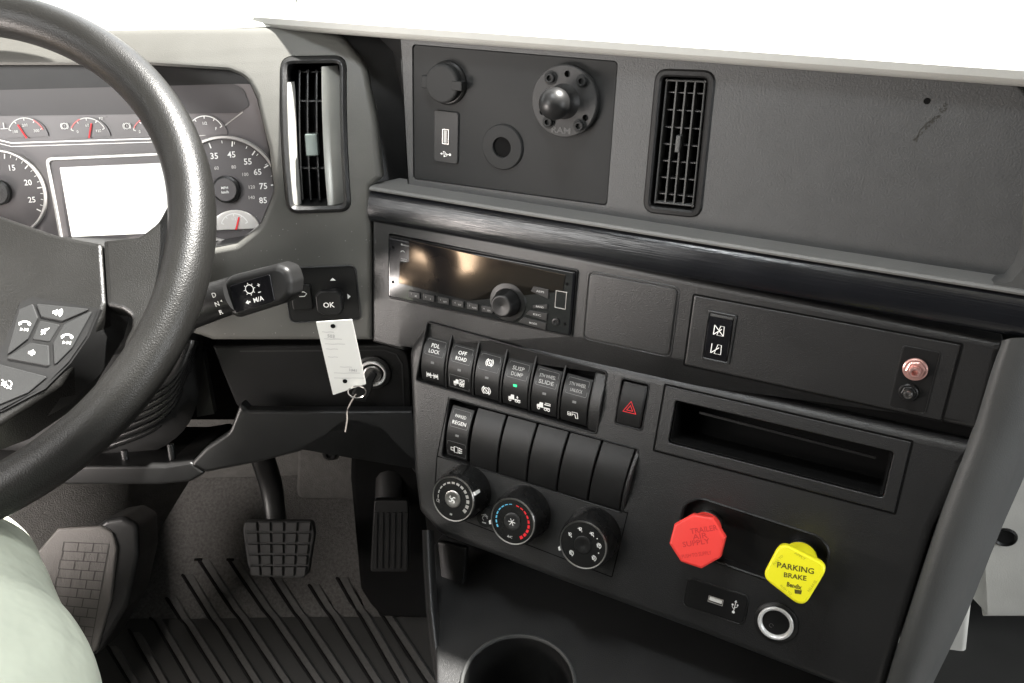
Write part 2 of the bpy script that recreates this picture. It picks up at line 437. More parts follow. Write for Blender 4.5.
# shaded cavity wall between surround and upper panel
bm = bmesh.new()
A = [UP.uv(x, y) for x, y in [(346, 36), (360, 62), (372, 110), (382, 170), (386, 186)]]
loft(bm, [[D.pt(*D.uv(x, y), -.008) for x, y in [(320, 30), (340, 42), (356, 90), (366, 150), (371, 184)]],
          [UP.pt(*UP.uv(x, y), -.03) for x, y in [(350, 28), (374, 52), (388, 95), (397, 150), (402, 190)]],
          [UP.pt(*UP.uv(x, y), .0005) for x, y in [(400, 34), (402, 60), (404, 100), (406, 150), (408, 184)]]], False)
link('cavity_wall', bm, m_dark2, dash, smooth=60)
# --- dash top cover, right portion, with rounded front lip
a = UP.uv(600, 47); b = UP.uv(1100, 47)
u0 = UP.uv(262, 24)[0]; u1 = UP.uv(1120, 90)[0] + .45; v1 = UP.uv(600, 54)[1]
prof = [(v1 - .001, -.03), (v1, .004), (v1 + .002, .010), (v1 + .005, .0125), (v1 + .010, .0115), (v1 + .0135, .006), (v1 + .016, -.006), (v1 + .024, -.05), (v1 + .09, -.30), (v1 + .27, -1.0)]
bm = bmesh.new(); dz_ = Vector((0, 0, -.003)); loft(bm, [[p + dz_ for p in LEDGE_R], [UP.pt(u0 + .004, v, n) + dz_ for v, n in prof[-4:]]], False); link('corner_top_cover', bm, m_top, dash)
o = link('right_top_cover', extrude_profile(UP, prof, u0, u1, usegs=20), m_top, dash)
link('under_dash_sun_block', prism(Pl((0, 0, .68), (1, 0, 0), (0, 1, 0)), [(-1.4, .87), (2.0, .87), (2.0, 2.2), (-1.4, 2.2)], -.02, 0), m_dark2, dash)  # unseen sheet added to stop sun leaking into the footwell
link('under_dash_sun_block', prism(Pl((0, 0, .70), (1, 0, 0), (0, 1, 0)), [(.74, .5), (2.0, .5), (2.0, .867), (.74, .867)], -.02, 0), m_dark2, dash)  # unseen sheet added to keep sun off the passenger floor
# --- ledge below the upper panel, then trim strip
def vat(pl, x, y, n=0): return pl.uv(x, y, n)[1]
u0 = M.uv(371, 190)[0]; u1 = M.uv(1016, 330)[0] ; uE = M.uv(1075, 340)[0] + .40
vm = lambda y: M.uv(600, y)[1]
# at px x=600: ledge back y~217, ledge front y~226, trim 229..262, M starts 263
vF = M.uv(600, 224, .003)[1]
prof = [(vF + .004, -.035), (vF + .002, -.018), (vF + .0012, -.002), (vF + .0002, .0015), (vF - .0015, .0028), (vF - .003, .002), (vF - .0034, -.002)]
o = link('ledge', extrude_profile(M, prof, u0, uE, usegs=8), m_ledge, dash)
vB = M.uv(600, 263, .003)[1]; hh = vF - .0042 - vB
prof = [(vF - .0038, -.004)]
for k in range(13):
    t = k / 12; prof.append((vF - .0042 - hh * t, .0005 + .0060 * max(0, math.sin(math.pi * t)) ** .5 * (1 - .25 * (1 - t))))
prof.append((vB - .001, -.004))
link('wood_grain_trim_strip', extrude_profile(M, prof, u0, uE, usegs=8), m_trim, dash, smooth=60)
# end frame of the recess at the far right
bm = bmesh.new()
e0 = [(1030, 60), (1026, 100), (1024, 150), (1023, 200), (1021, 240), (1014, 262), (1004, 274), (985, 277)]
loft(bm, [[UP.pt(*UP.uv(x, y, 0), -.004) for x, y in e0], [UP.pt(*UP.uv(x + 3, y + 3, .012), .012) for x, y in e0],
          [UP.pt(*UP.uv(x + 8, y + 9, .026), .022) for x, y in e0], [UP.pt(UP.uv(x + 70, y, .026)[0] + .42, UP.uv(x + 8, y + 9, .026)[1], .022) for x, y in e0]], False)
link('recess_end_frame', bm, m_side, dash, smooth=70)
# --- radio row panel
mo = M.q([(371, 214), (1004, 343), (981, 432), (412, 306), (404, 316), (404, 352), (371, 343)])
o = link('center_panel', prism(M, rpoly(mo, [0, .002, .006, .006, .008, 0, 0], 4), -.02, 0, .0055, bseg=5), m_dark, dash); cpanel = o
o2 = M.q([(389, 233), (579, 271), (571, 337), (389, 298)])
cut(o, [prism(M, rpoly(o2, .002), -.015, .03)])
# rectangular storage-blank cover with two grooves
g0 = M.q([(588, 269), (680, 288), (672, 359), (583, 339)])
mb = M.box(*[(588, 269), (680, 288), (672, 359), (583, 339)])
link('blank_cover', prism(M, rbox(mb[0] + .002, mb[1] - .002, mb[2] + .002, mb[3] - .002, .005), -.001, .0012, .001), m_dark, dash)
link('blank_cover_rim', ringprism(M, rbox(*mb, .006), rbox(mb[0] + .0012, mb[1] - .0012, mb[2] + .0012, mb[3] - .0012, .0055), -.001, .0007), m_dark, dash)
# wide switch carrier plate
g1 = M.box((692, 292), (962, 346), (941, 425), (686, 362)); carrier_box = g1
gm = Marks(M, .0003); gm.stroke(rbox(g1[0], g1[1], g1[2], g1[3], .0015), .0014, True); gm.done('carrier_plate_gap', m_void, dash)
link('carrier_plate', prism(M, rbox(g1[0] + .0009, g1[1] - .0009, g1[2] + .0009, g1[3] - .0009, .0015), -.001, .0009, .0008), m_dark, dash)
# backing behind the groove and row cavity
bk = M.q([(372, 290), (990, 425), (978, 470), (372, 345)]); link('seam_backing', prism(M, bk, -.03, -.012), m_void, dash)
# --- lower panel
lo = L.q([(426, 322), (985, 446), (966, 470), (935, 530), (905, 625), (880, 705), (700, 635), (560, 583), (440, 537), (417, 512), (412, 470), (407, 350)])
o = link('lower_panel', prism(L, rpoly(lo, [.012, .002, 0, 0, 0, 0, 0, 0, .018, .012, 0, .02], 6), -.05, 0, .009, bseg=5), m_dark, dash); lpanel = o
# cubby
cb = L.box((663, 384), (913, 441), (894, 517), (656, 448))
ci = L.box((675, 399), (893, 452), (884, 500), (669, 441)); cubby_box = cb
hz = L.box((622, 378), (650, 384), (642, 430), (614, 424))
st = L.q([(684, 505), (700, 499), (818, 537), (829, 550), (823, 575), (800, 590), (690, 552), (680, 530)])
r1 = L.q([(427, 321), (608, 371), (597, 435), (415, 381)]); r2 = L.q([(449, 397), (640, 449), (623, 514), (441, 457)])
cut(o, [prism(L, rbox(ci[0], ci[1], ci[2], ci[3], .003), -.046, .03), prism(L, rbox(hz[0], hz[1], hz[2], hz[3], .003), -.012, .03),
        prism(L, rpoly(st, .013, 8), -.012, .03), prism(L, rpoly(r1, .004), -.016, .03), prism(L, rpoly(r2, .004), -.016, .03)])
gm = Marks(L, .0003); gm.stroke(rbox(*cb, .001), .0016, True)
gm.done('cubby_gap', m_void, dash)
cf = rbox(cb[0] + .001, cb[1] - .001, cb[2] + .001, cb[3] - .001, .001, 5)
link('cubby_frame', ringprism(L, cf, rbox(ci[0], ci[1], ci[2], ci[3], .003, 5), -.004, .0012), m_dark, dash)
link('cubby_liner', ringprism(L, rbox(ci[0] , ci[1] , ci[2] , ci[3] , .003, 5), rbox(ci[0] + .0015, ci[1] - .0015, ci[2] + .0015, ci[3] - .0015, .003, 5), -.045, -.002), m_void, dash)
link('cubby_back', prism(L, rbox(ci[0], ci[1], ci[2], ci[3], .003), -.047, -.044), m_void, dash)
a = L.uv(700, 411, -.012); b = L.uv(876, 456, -.012)
link('cubby_rail', prism(L, rbox(a[0], b[0], b[1] , b[1] + .0022, .0003) if 0 else [(a[0], a[1]), (a[0], a[1] - .002), (b[0], b[1] - .002), (b[0], b[1])], -.012, -.010), m_dark2, dash)
link('dash_sun_block', prism(L, [(u_ * .985, v_) for u_, v_ in inset(rpoly(lo, 0), .006)], -.26, -.051), m_void, dash)  # block added behind the panel to keep sun off the tray
# thin line of the switch and climate module
gm = Marks(L, .0003)
gm.stroke(rpoly(L.q([(449, 397), (437, 457), (434, 500), (442, 512), (612, 577), (628, 512)]), [0, 0, .004, .004, .001, 0]), .0009)
gm.stroke(L.q([(437, 456), (628, 513)]), .0011)
gm.done('module_seam', m_void, dash)
# --- right end cap, rolled round to the passenger side
A = [(1002, 340), (990, 372), (972, 430), (952, 482), (935, 530), (905, 622), (884, 690), (872, 740)]
B = [(1012, 338), (1002, 372), (986, 430), (968, 482), (950, 532), (921, 622), (902, 690), (890, 740)]
Cc = [(1075, 336), (1062, 372), (1044, 430), (1022, 482), (1000, 532), (966, 615), (930, 690), (905, 745)]
bm = bmesh.new(); rg = []
sel = lambda i: M if i < 3 else L
def row(pts, n, back=0): return [ (M if i < 3 else L).pt(*(M if i < 3 else L).uv(x, y, n), n) + Vector((.35, .94, 0)) * back for i, (x, y) in enumerate(pts)]
def mixrow(f):  # between B and C
    return [((B[i][0] * (1 - f) + Cc[i][0] * f), (B[i][1] * (1 - f) + Cc[i][1] * f)) for i in range(len(B))]
rows = [row(A, -.004), row([(x + 2, y) for x, y in A], .0035), row(B, .007), row(mixrow(.35), .004), row(mixrow(.7), -.008), row(Cc, -.03), row(Cc, -.03, .6)]
rows = [smooth_path(r, 4) for r in rows]
loft(bm, rows, False)
link('side_end_cap', bm, m_side, dash, smooth=75)
# --- recessed panel with ignition switch, below the surround
K = Pl(D0.pt(0, 0, -.014), D0.U, (0, .12, .99))
kp = K.q([(212, 346), (385, 345), (408, 350), (411, 372), (412, 425), (258, 425), (236, 405), (222, 372)])
o = link('knee_panel', prism(K, rpoly(kp, [.002, 0, .014, .01, 0, 0, 0, 0], 5), -.03, 0, .003), m_dark2, dash)
gm = Marks(K, .0006); gm.stroke(K.q([(240, 351), (384, 350), (396, 354), (402, 364), (404, 408)]), .0016); gm.done('knee_panel_edge', m_dark, dash)
link('column_back', prism(K, K.q([(-200, 300), (430, 300), (430, 480), (-200, 480)]), -.16, -.13), m_void, dash)
# knee bolster under it
B_ = Pl(D0.pt(*D0.uv(320, 411), .004), D0.U, (0, .34, .94))
kb = B_.q([(240, 402), (247, 410), (300, 411), (412, 411), (430, 470), (440, 530), (420, 480), (380, 430), (345, 422), (330, 436), (300, 452), (262, 462), (206, 473), (188, 466), (205, 448), (229, 432), (235, 416)])
o = link('knee_bolster', prism(B_, rpoly(kb, [.004, .003, 0, 0, 0, .005, .02, .02, .02, .02, .02, .02, .006, .005, .02, .02, .01], 4), -.016, 0, .004), m_dark2, dash)
g = B_.q([(-200, 452), (70, 466), (165, 466), (190, 462), (206, 473), (190, 482), (160, 485), (70, 485), (-200, 475)])
link('lower_column_cover', prism(B_, rpoly(g, .004), -.13, 0, .003), m_dark2, dash)
for x, y in ((127, 462), (173, 456)):
    a = B_.uv(x, y + 8, -.02); link('mounting_stud', tube([B_.pt(a[0], a[1], -.02), B_.pt(a[0], a[1] + .022, -.02)], .0035), m_dark, dash)
# --- centre stack base below the lower panel
zt = .34
q = lambda x, y: at_z(x, y, zt)
bm = bmesh.new()
vs = [q(436, 720), q(431, 560), q(900, 600) + Vector((.0, .1, 0)), q(960, 760)]
T = Pl(q(518, 683), (1, 0, 0), (0, 1, 0))
tp = [(p - T.O).to_2d()[:] for p in (q(438, 760), q(434, 545), q(452, 520), q(940, 700), q(930, 790))]
o = link('console_tray', prism(T, rpoly([tuple(p) for p in tp], .005), -.02, 0, .002), m_dark, dash)
rc = (q(575, 683) - T.O).length
cut(o, [lathe(T, [(rc * .97, -.05), (rc * .97, .05)], 48)])
tray = o
# flank strips of the console, on the driver side
def zpt(x, y, d): return at_depth(x, y, d)
bm = bmesh.new()
ed = [(424, 530), (425, 560), (428, 610), (434, 660), (444, 720)]
ds = [.80, .80, .80, .79, .78]
loft(bm, [[zpt(x - 2, y, d + .05) for (x, y), d in zip(ed, ds)], [zpt(x, y, d + .004) for (x, y), d in zip(ed, ds)], [zpt(x + 3, y, d) for (x, y), d in zip(ed, ds)], [zpt(x + 7, y, d + .002) for (x, y), d in zip(ed, ds)], [zpt(x + 10, y, d + .02) for (x, y), d in zip(ed, ds)]], False)
link('console_edge', bm, m_dark, dash, smooth=70)
g = L.q([(437, 541), (466, 548), (463, 590), (441, 583)], -.03)
link('console_plate', prism(L, rpoly(g, .002), -.036, -.03, .002), m_dark, dash)
g = L.q([(405, 515), (905, 705), (900, 800), (430, 700)], -.08)
link('console_back', prism(L, g, -.14, -.12), m_void, dash)
# ================================================================== INSTRUMENT CLUSTER
ic = thing('instrument_cluster', C.pt(*C.uv(120, 240)), 'truck instrument cluster with painted-in grey glass haze, round gauges and bright white display behind the steering wheel', 'instrument cluster')
fp = C.q([(-150, 60), (235, 60), (262, 90), (285, 190), (275, 225), (240, 262), (-150, 262)])
link('face_plate', prism(C, fp, -.01, 0), m_clus, ic)
# strip with small gauges: raised hump panel outline
mk = Marks(C, .0008)
mk.stroke(rpoly(C.q([(-150, 140), (0, 140), (12, 143), (170, 138), (205, 135), (222, 128), (243, 112)]), [0, .004, .004, 0, .01, .01, 0]), .0011)
mk.stroke(C.q([(-150, 143.5), (0, 143.5), (12, 146.5), (170, 141.5)]), .0006)
mk.done('trim_line', m_silver, ic)
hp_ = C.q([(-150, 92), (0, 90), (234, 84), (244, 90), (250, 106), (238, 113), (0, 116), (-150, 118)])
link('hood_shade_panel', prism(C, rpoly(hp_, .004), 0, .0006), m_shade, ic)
link('painted_hood_shadow', prism(C, C.q([(-150, 60), (238, 60), (250, 84), (234, 84), (0, 90), (-150, 92)]), 0, .0005), m_black, ic)  # black strip paints the hood's shadow on the upper face
# white display
db = C.box((52, 158), (172, 151), (176, 241), (56, 243)); di = C.box((65, 167), (168, 163), (170, 234), (68, 235))
link('display_bezel', ringprism(C, rbox(db[0], db[1], db[2], db[3], .006), rbox(db[0] + .003, db[1] - .003, db[2] + .003, db[3] - .003, .005), 0, .003), m_silver, ic)
link('display_surround', prism(C, rbox(db[0] + .003, db[1] - .003, db[2] + .003, db[3] - .003, .005), 0, .0012), m_clus, ic)
link('display_screen', prism(C, rbox(di[0], di[1], di[2], di[3], .001), 0, .0018), m_screen, ic)
def gauge(cx, cy, rpx, name='gauge'):
    u, v = C.uv(cx, cy); u2, _ = C.uv(cx + rpx, cy); r = u2 - u
    S = C.sub(u, v)
    d = link(name, lathe(S, [(r * .985, 0), (r * .985, .0014), (0.0001, .0016)], 64), m_dial, ic)
    ring = link('gauge_ring', ringprism(S, circ(0, 0, r * 1.02, 64), circ(0, 0, r * .965, 64), 0, .0045), m_silver, d)
    return S, r, d
# speedometer
S, r, d = gauge(229, 190, 52, 'speedometer')
mk = Marks(S, .002)
seq = [('0', 225), ('5', 207), ('15', 180), ('25', 148), ('35', 106), ('45', 78), ('55', 50), ('65', 28), ('75', 4), ('85', -19)]
for s_, a in seq:
    c, k = math.cos(R_(a)), math.sin(R_(a))
    mk.stroke([(r * .93 * c, r * .93 * k), (r * .83 * c, r * .83 * k)], .0012)
    mk.text(s_, r * .68 * c, r * .68 * k, .0058, bold=.012)
for a in range(-15, 230, 15):
    c, k = math.cos(R_(a + .5)), math.sin(R_(a)); mk.stroke([(r * .93 * c, r * .93 * k), (r * .88 * c, r * .88 * k)], .0006)
mk.text('MPH', 0, .0022, .003, bold=.01) if 0 else None
mk.done('dial_numbers', m_white, d)
mk = Marks(S, .002)
for s_, a in (('0', 150), ('60', 112), ('80', 70), ('100', 38), ('120', 5), ('140', -20)):
    c, k = math.cos(R_(a)), math.sin(R_(a)); mk.text(s_, r * .46 * c, r * .46 * k, .0032)
mk.done('small_dial_numbers', m_silver, d)
hb = S.sub(-.001, .001)
h = link('dial_hub', lathe(hb, [(r * .26, 0), (r * .26, .006), (r * .22, .0075), (.0001, .0078)], 40), m_dark, d)
h2 = link('hub_cap', lathe(hb, [(r * .21, .007), (r * .21, .0085), (.0001, .0086)], 36), m_dial, d)
mk = Marks(hb, .0092); mk.text('MPH', 0, .0018, .0024, bold=.01); mk.text('km/h', 0, -.0022, .0026, bold=.01); mk.done('unit_marking', m_white, d)
# small red needled gauge in the lower part of the speedometer
u, v = C.uv(236, 223); S2 = C.sub(u, v, .002); 
g2 = link('small_gauge', prism(S2, rpoly([(.024 * math.cos(R_(a)), -.006 + .019 * math.sin(R_(a))) for a in range(0, 181, 12)], 0), 0, .002, .0008), m_silver, ic)
mk = Marks(S2, .0024); mk.arc(0, -.004, .0135, 20, 160, .0009)
for a in (20, 55, 90, 125, 160):
    c, k = math.cos(R_(a)), math.sin(R_(a)); mk.stroke([(.0135 * c, -.004 + .0135 * k), (.011 * c, -.004 + .011 * k)], .0009)
mk.text('1/2', 0, .0045, .0028); mk.done('gauge_marking', m_white, g2)
mk = Marks(S2, .003); mk.poly([(-.0002, -.006), (.0016, -.006), (.0058, .006), (.0045, .0064)]); mk.done('needle', m_redpr, g2)
# tachometer
S, r, d = gauge(5, 193, 42, 'tachometer')
mk = Marks(S, .002)
for s_, a in (('10', 122), ('15', 62), ('20', 20), ('25', -16)):
    c, k = math.cos(R_(a)), math.sin(R_(a)); mk.text(s_, r * .66 * c, r * .66 * k, .0055, bold=.012)
for i, a in enumerate(range(-30, 200, 9)):
    c, k = math.cos(R_(a)), math.sin(R_(a)); l = .82 if i % 4 == 0 else .87
    mk.stroke([(r * .93 * c, r * .93 * k), (r * l * c, r * l * k)], .0011 if i % 4 == 0 else .0006)
mk.done('dial_numbers', m_white, d)
hb = S.sub(-.004, .001)
link('dial_hub', lathe(hb, [(r * .3, 0), (r * .3, .006), (r * .26, .0075), (.0001, .0078)], 40), m_dark, d)
# small gauges in the strip
for (x, y, red0, red1, needle, lab, unit) in ((28, 137, 20, 60, 118, ('100', '200', '300'), None), (90, 137, 110, 150, 70, ('0', '60', '120'), 'PSI'), (152, 137, 110, 150, 65, ('0', '60', '120'), 'PSI'), (207, 135, 0, 0, None, ('E', '1/2', 'F'), None)):
    u, v = C.uv(x, y); G = C.sub(u, v, .001); R0 = .0175
    base = link('strip_gauge', prism(G, [(R0 * 1.15 * math.cos(R_(a)), R0 * 1.05 * math.sin(R_(a))) for a in range(0, 181, 10)], -.001, .0004), m_clus, ic)
    mk = Marks(G, .0008); mk.arc(0, 0, R0, 25, 155, .0009)
    for a in (25, 57, 90, 122, 155):
        c, k = math.cos(R_(a)), math.sin(R_(a)); mk.stroke([(R0 * c, R0 * k), (R0 * .86 * c, R0 * .86 * k)], .0009)
    for t_, a in zip(lab, (150, 90, 30)):
        mk.text(t_, R0 * .66 * math.cos(R_(a)), R0 * .62 * math.sin(R_(a)), .0027, bold=.01)
    if unit: mk.text(unit, .014, .0165, .0022); mk.arc(-.0215, .011, .0026, 0, 360, .0007); mk.text('!', -.0215, .011, .003); mk.arc(-.0215, .011, .0036, 130, 230, .0006); mk.arc(-.0215, .011, .0036, -50, 50, .0006)
    else: mk.stroke([(-.020, .009), (-.020, .014)], .0009); mk.stroke([(-.0235, .0085), (-.0165, .0085)], .0008)
    mk.done('gauge_marking', m_white, base)
    if red1:
        mk = Marks(G, .0010); mk.arc(0, 0, R0, red0, red1, .0012); mk.done('red_zone', m_pink, base)
    if needle:
        c, k = math.cos(R_(needle)), math.sin(R_(needle)); mk = Marks(G, .0016); mk.stroke([(.000, -.001), (R0 * .75 * c, R0 * .75 * k)], .0016); mk.done('needle', m_redpr, base)
# ================================================================== STEERING WHEEL
wN = Vector((math.sin(WH['tx']), -math.cos(WH['tilt']), math.sin(WH['tilt']))).normalized()
wU = -(Vector((0, 0, 1)).cross(wN)).normalized()
if wU.x < 0: wU = -wU
W = Pl(WH['c'], wU, wN.cross(wU)); 
if W.N.dot(wN) < 0: W = Pl(WH['c'], wU, -(wN.cross(wU)))
wheel = thing('steering_wheel', W.pt(0, 0, 0), 'large black leather steering wheel with audio buttons on its spoke, in front of the instruments', 'steering wheel')
RW, rw = .2275, .0188
bm = bmesh.new(); n1, n2 = 220, 28; rings = []
for i in range(n1 + 1):
    a = 2 * math.pi * i / n1; rad = Vector((math.cos(a), math.sin(a)))
    rings.append([W.pt((RW + rw * math.cos(b)) * rad.x, (RW + rw * math.cos(b)) * rad.y, rw * 1.08 * math.sin(b)) for b in [2 * math.pi * k / n2 for k in range(n2)]])
loft(bm, rings); link('rim', bm, m_leath, wheel, smooth=80)
# the spoke: a domed slab that blends outward into the rim
sp = W.q([(103, 240), (140, 236), (158, 222), (172, 196), (190, 215), (186, 275), (160, 330), (128, 368), (122, 345), (131, 328), (132, 316), (122, 309), (107, 306)], -.002)
o = link('spoke', prism(W, rpoly(sp, [.003, .012, .02, .01, 0, 0, 0, .008, .02, .008, .008, .006, .003], 6), -.02, -.001, .004, bseg=4), m_leath, wheel, smooth=40)
# hub cover
hc = W.q([(-240, 170), (-60, 196), (0, 215), (55, 234), (102, 243), (106, 303), (102, 318), (60, 385), (0, 425), (-40, 440), (-200, 470), (-380, 380)], -.004)
link('hub_cover', prism(W, rpoly(hc, [0, 0, 0, 0, .004, .004, 0, 0, 0, 0, 0, 0], 5), -.05, -.004, .004, bseg=4), m_leath, wheel, smooth=40)
# button pod
pod = thing('x', (0, 0, 0), '', ''); bpy.data.objects.remove(pod)
pf = W.q([(18, 302), (32, 296), (99.6, 308), (88, 336), (70, 362), (44, 388), (0, 411), (-20, 415), (-20, 370), (0, 347), (7, 332)], 0)
pb = W.q([(18, 304), (32, 299), (120, 322), (122, 334), (98, 372), (68, 402), (20, 428), (-20, 432), (-20, 370), (0, 347), (7, 332)], -.03)
bm = bmesh.new()
loft(bm, [[W.pt(u, v, -.035) for u, v in pb], [W.pt(u, v, -.002) for u, v in pf], [W.pt(u, v, -.0004) for u, v in inset(pf, .0012)]], True, (True, True))
podo = link('button_pod', bm, m_black, wheel, smooth=30)
def btn(px, icon, lift=.0012):
    pts = W.q(px, 0); g = inset(pts, .0007)
    b = link('button', prism(W, rpoly(g, .0015, 4), -.001, lift, .0008), m_insert, podo)
    c = cen(pts); mk = Marks(W.sub(c[0], c[1], lift + .0002, rot=R_(-10))); icon(mk); mk.done('button_icon', m_white, podo)
def spk(mk, waves=0, x=0, slash=False):
    mk.poly([(-.0035 + x, -.001), (-.0022 + x, -.001), (-.0002 + x, -.0026), (-.0002 + x, .0026), (-.0022 + x, .001), (-.0035 + x, .001)])
    for i in range(waves): mk.arc(-.0005 + x, 0, .0017 + .0013 * i, -50, 50, .0005)
    if slash: mk.stroke([(-.003 + x, -.003), (.002 + x, .003)], .0005)
def phone(mk, up=True):
    mk.arc(0, -.0032, .0058, 48, 132, .0012); mk.poly([(-.0048, .0012), (-.0031, .0022), (-.0022, .0002), (-.0040, -.0008)]); mk.poly([(.0048, .0012), (.0031, .0022), (.0022, .0002), (.0040, -.0008)])
def skip(mk): 
    for x in (-.0022, .0008): mk.poly([(x, -.0052), (x + .0022, -.0040), (x, -.0028)])
    mk.stroke([(.0034, -.0052), (.0034, -.0028)], .0006)
btn([(35, 303), (93.7, 309), (63, 322.5), (41, 318)], lambda k: (spk(k, 3, 0)))
btn([(33.7, 303), (39.5, 318), (29, 340), (6, 357.6), (19, 309)], lambda k: (phone(k), skip(k)))
btn([(95, 309), (73, 349), (54, 368), (52.7, 343), (64, 324)], lambda k: (phone(k), skip(k)))
btn([(31, 342), (50, 345), (51, 368), (4, 359)], lambda k: spk(k, 1))
btn([(39.5, 319.5), (61.5, 324), (50, 343), (31, 340)], lambda k: spk(k, 0, .0006, True), .0004)
btn([(-18, 360), (0, 363.5), (50, 376.6), (29, 394), (0, 406), (-18, 410)], lambda k: (spk(k, 0), k.arc(.001, 0, .003, -90, 90, .0006), k.stroke([(-.004, .0035), (.0045, -.0035)], .0006)))

# ================================================================== STEERING COLUMN
colu = thing('steering_column', (-.42, .72, .6), 'black ribbed steering column boot below the steering wheel', 'steering column')
b0 = at_depth(70, 392, .83); b1 = at_depth(20, 350, .72)
# bellows: U shaped sagging folds
for k in range(7):
    f = k / 6
    pts = [(62 + 2 * k, 456 - 6 * k), (105 - 1 * k, 447 - 6 * k), (160 + 1 * k, 424 - 7 * k), (184 + .5 * k, 385 - 6 * k), (197 - 1.2 * k, 340)]
    dd = .90 - .012 * k
    P3 = smooth_path([at_depth(x, y, dd) for x, y in pts], 6)
    link('boot_fold', tube(P3, .0042, 10), m_rib, colu, smooth=60)
body = smooth_path([at_depth(x, y, .93) for x, y in [(-60, 430), (40, 425), (110, 405), (160, 375), (180, 340)]], 6)
bm = bmesh.new()
lo_ = [at_depth(x, y, .915) for x, y in [(-80, 470), (60, 468), (125, 462), (176, 438), (198, 400), (204, 330)]]
hi_ = [at_depth(x, y, .80) for x, y in [(-80, 330), (0, 330), (60, 330), (110, 320), (150, 310), (180, 300)]]
loft(bm, [smooth_path(lo_, 4), smooth_path(hi_, 4)], False)
link('boot_body', bm, m_rub, colu, smooth=80)
link('column_shroud', tube([at_depth(-60, 330, .80), at_depth(40, 322, .78), at_depth(150, 315, .80), at_depth(190, 312, .80)], [.05, .045, .03, .02], 20), m_dark2, colu, smooth=80)
link('shaft', tube([W.pt(0, 0, -.03), W.pt(0, -.0, -.30)], .03, 20), m_dark2, colu)
gg = [(178, 330), (188, 345), (206, 362), (213, 412), (196, 412), (190, 398)]
PG = Pl(at_depth(196, 380, .93), D0.U, D0.V)
link('side_bracket', prism(PG, PG.q([(203, 352), (214, 414), (197, 417), (196, 392)]), -.01, 0), m_side, colu)
gg = B_.q([(3, 445), (28, 427), (60, 432), (40, 448), (20, 452)])

# ================================================================== GEAR STALK
gs = thing('gear_stalk', at_depth(200, 308, .75), 'black gear selector stalk with white letters D N R, right of the wheel', 'gear selector')
G = Pl(at_depth(255, 292, .745), Vector((.955, -.1, .28)), (0.0, .35, .94))
gp = G.q([(222, 283), (229, 276), (276, 264), (288, 268), (292, 282), (291, 296), (283, 304), (236, 319), (226, 312)])
grip = link('grip', prism(G, rpoly(gp, .010, 6), -.024, 0, .006, bseg=6), m_black, gs, smooth=60)
link('window_face', prism(G, rpoly(G.q([(230, 286), (270, 274), (275, 301), (236, 313)]), .002), -.001, .0008, .0004), m_gloss, grip)
c0 = G.uv(211, 302); c1 = G.uv(180, 312)
link('collar', tube([G.pt(c1[0] - .02, c1[1] - .004, -.014), G.pt(c0[0], c0[1], -.010), G.pt(*G.uv(230, 296), -.009)], [.0165, .017, .0165], 24), m_black, gs, smooth=60)
mk = Marks(G, .001)
c = G.uv(250, 289); mk.arc(c[0], c[1], .0038, 0, 360, .0008)
for a in range(0, 360, 45): mk.stroke([(c[0] + .0045 * math.cos(R_(a)), c[1] + .0045 * math.sin(R_(a))), (c[0] + .0056 * math.cos(R_(a)), c[1] + .0056 * math.sin(R_(a)))], .0007)
c = G.uv(259, 285); mk.stroke([(c[0] - .0014, c[1]), (c[0] + .0014, c[1])], .0006); mk.stroke([(c[0], c[1] - .0014), (c[0], c[1] + .0014)], .0006)
c = G.uv(260, 292); mk.stroke([(c[0] - .0014, c[1]), (c[0] + .0014, c[1])], .0006)
c = G.uv(259, 299); mk.text('M/A', c[0], c[1], .0042, rot=0, bold=.01)
c = G.uv(249, 302); mk.poly([(c[0] - .003, c[1]), (c[0], c[1] + .002), (c[0], c[1] - .002)]); mk.stroke([(c[0], c[1]), (c[0] + .002, c[1])], .0012)
mk.done('selector_icon', m_white, grip)
mk = Marks(G, .0078)
for s_, x, y in (('D', 214, 295), ('N', 217, 304), ('R', 221, 312)):
    c = G.uv(x, y, .0078); mk.text(s_, c[0], c[1], .0042, rot=.1, bold=.01)
c = G.uv(221, 301, .0078); mk.poly([(c[0] + .001, c[1] + .001), (c[0] - .001, c[1]), (c[0] + .001, c[1] - .001)])
mk.done('gear_letters', m_white, gs)

# ================================================================== DISPLAY CONTROL POD (back key and OK joystick)
bx = D.box((287, 267), (358, 267), (358, 321), (287, 320))
cp = thing('menu_control', D.pt((bx[0] + bx[1]) / 2, bx[2], 0), 'black menu control plate with a back arrow key and an OK joystick', 'control panel')
link('control_plate', prism(D, rbox(bx[0], bx[1], bx[2], bx[3], .006), -.002, .001, .001), m_dark2, cp)
link('plate_rim', ringprism(D, inset(rbox(bx[0], bx[1], bx[2], bx[3], .006), -.001), rbox(bx[0], bx[1], bx[2], bx[3], .006), -.002, .0018), m_dark, cp)
kb_ = D.box((292, 284), (312, 284), (313, 309), (292, 309))
bk_ = link('back_button', prism(D, rbox(kb_[0], kb_[1], kb_[2], kb_[3], .003), 0, .0035, .0012), m_dark2, cp)
mk = Marks(D, .0038); c = D.uv(302, 294, .004)
mk.stroke([(c[0] - .003, c[1] + .002), (c[0] + .002, c[1] + .002), (c[0] + .0045, c[1]), (c[0] + .002, c[1] - .0025), (c[0] - .003, c[1] - .0025)], .0007)
mk.poly([(c[0] - .005, c[1] + .002), (c[0] - .002, c[1] + .0045), (c[0] - .002, c[1] - .0003)]); mk.done('back_arrow', m_white, bk_)
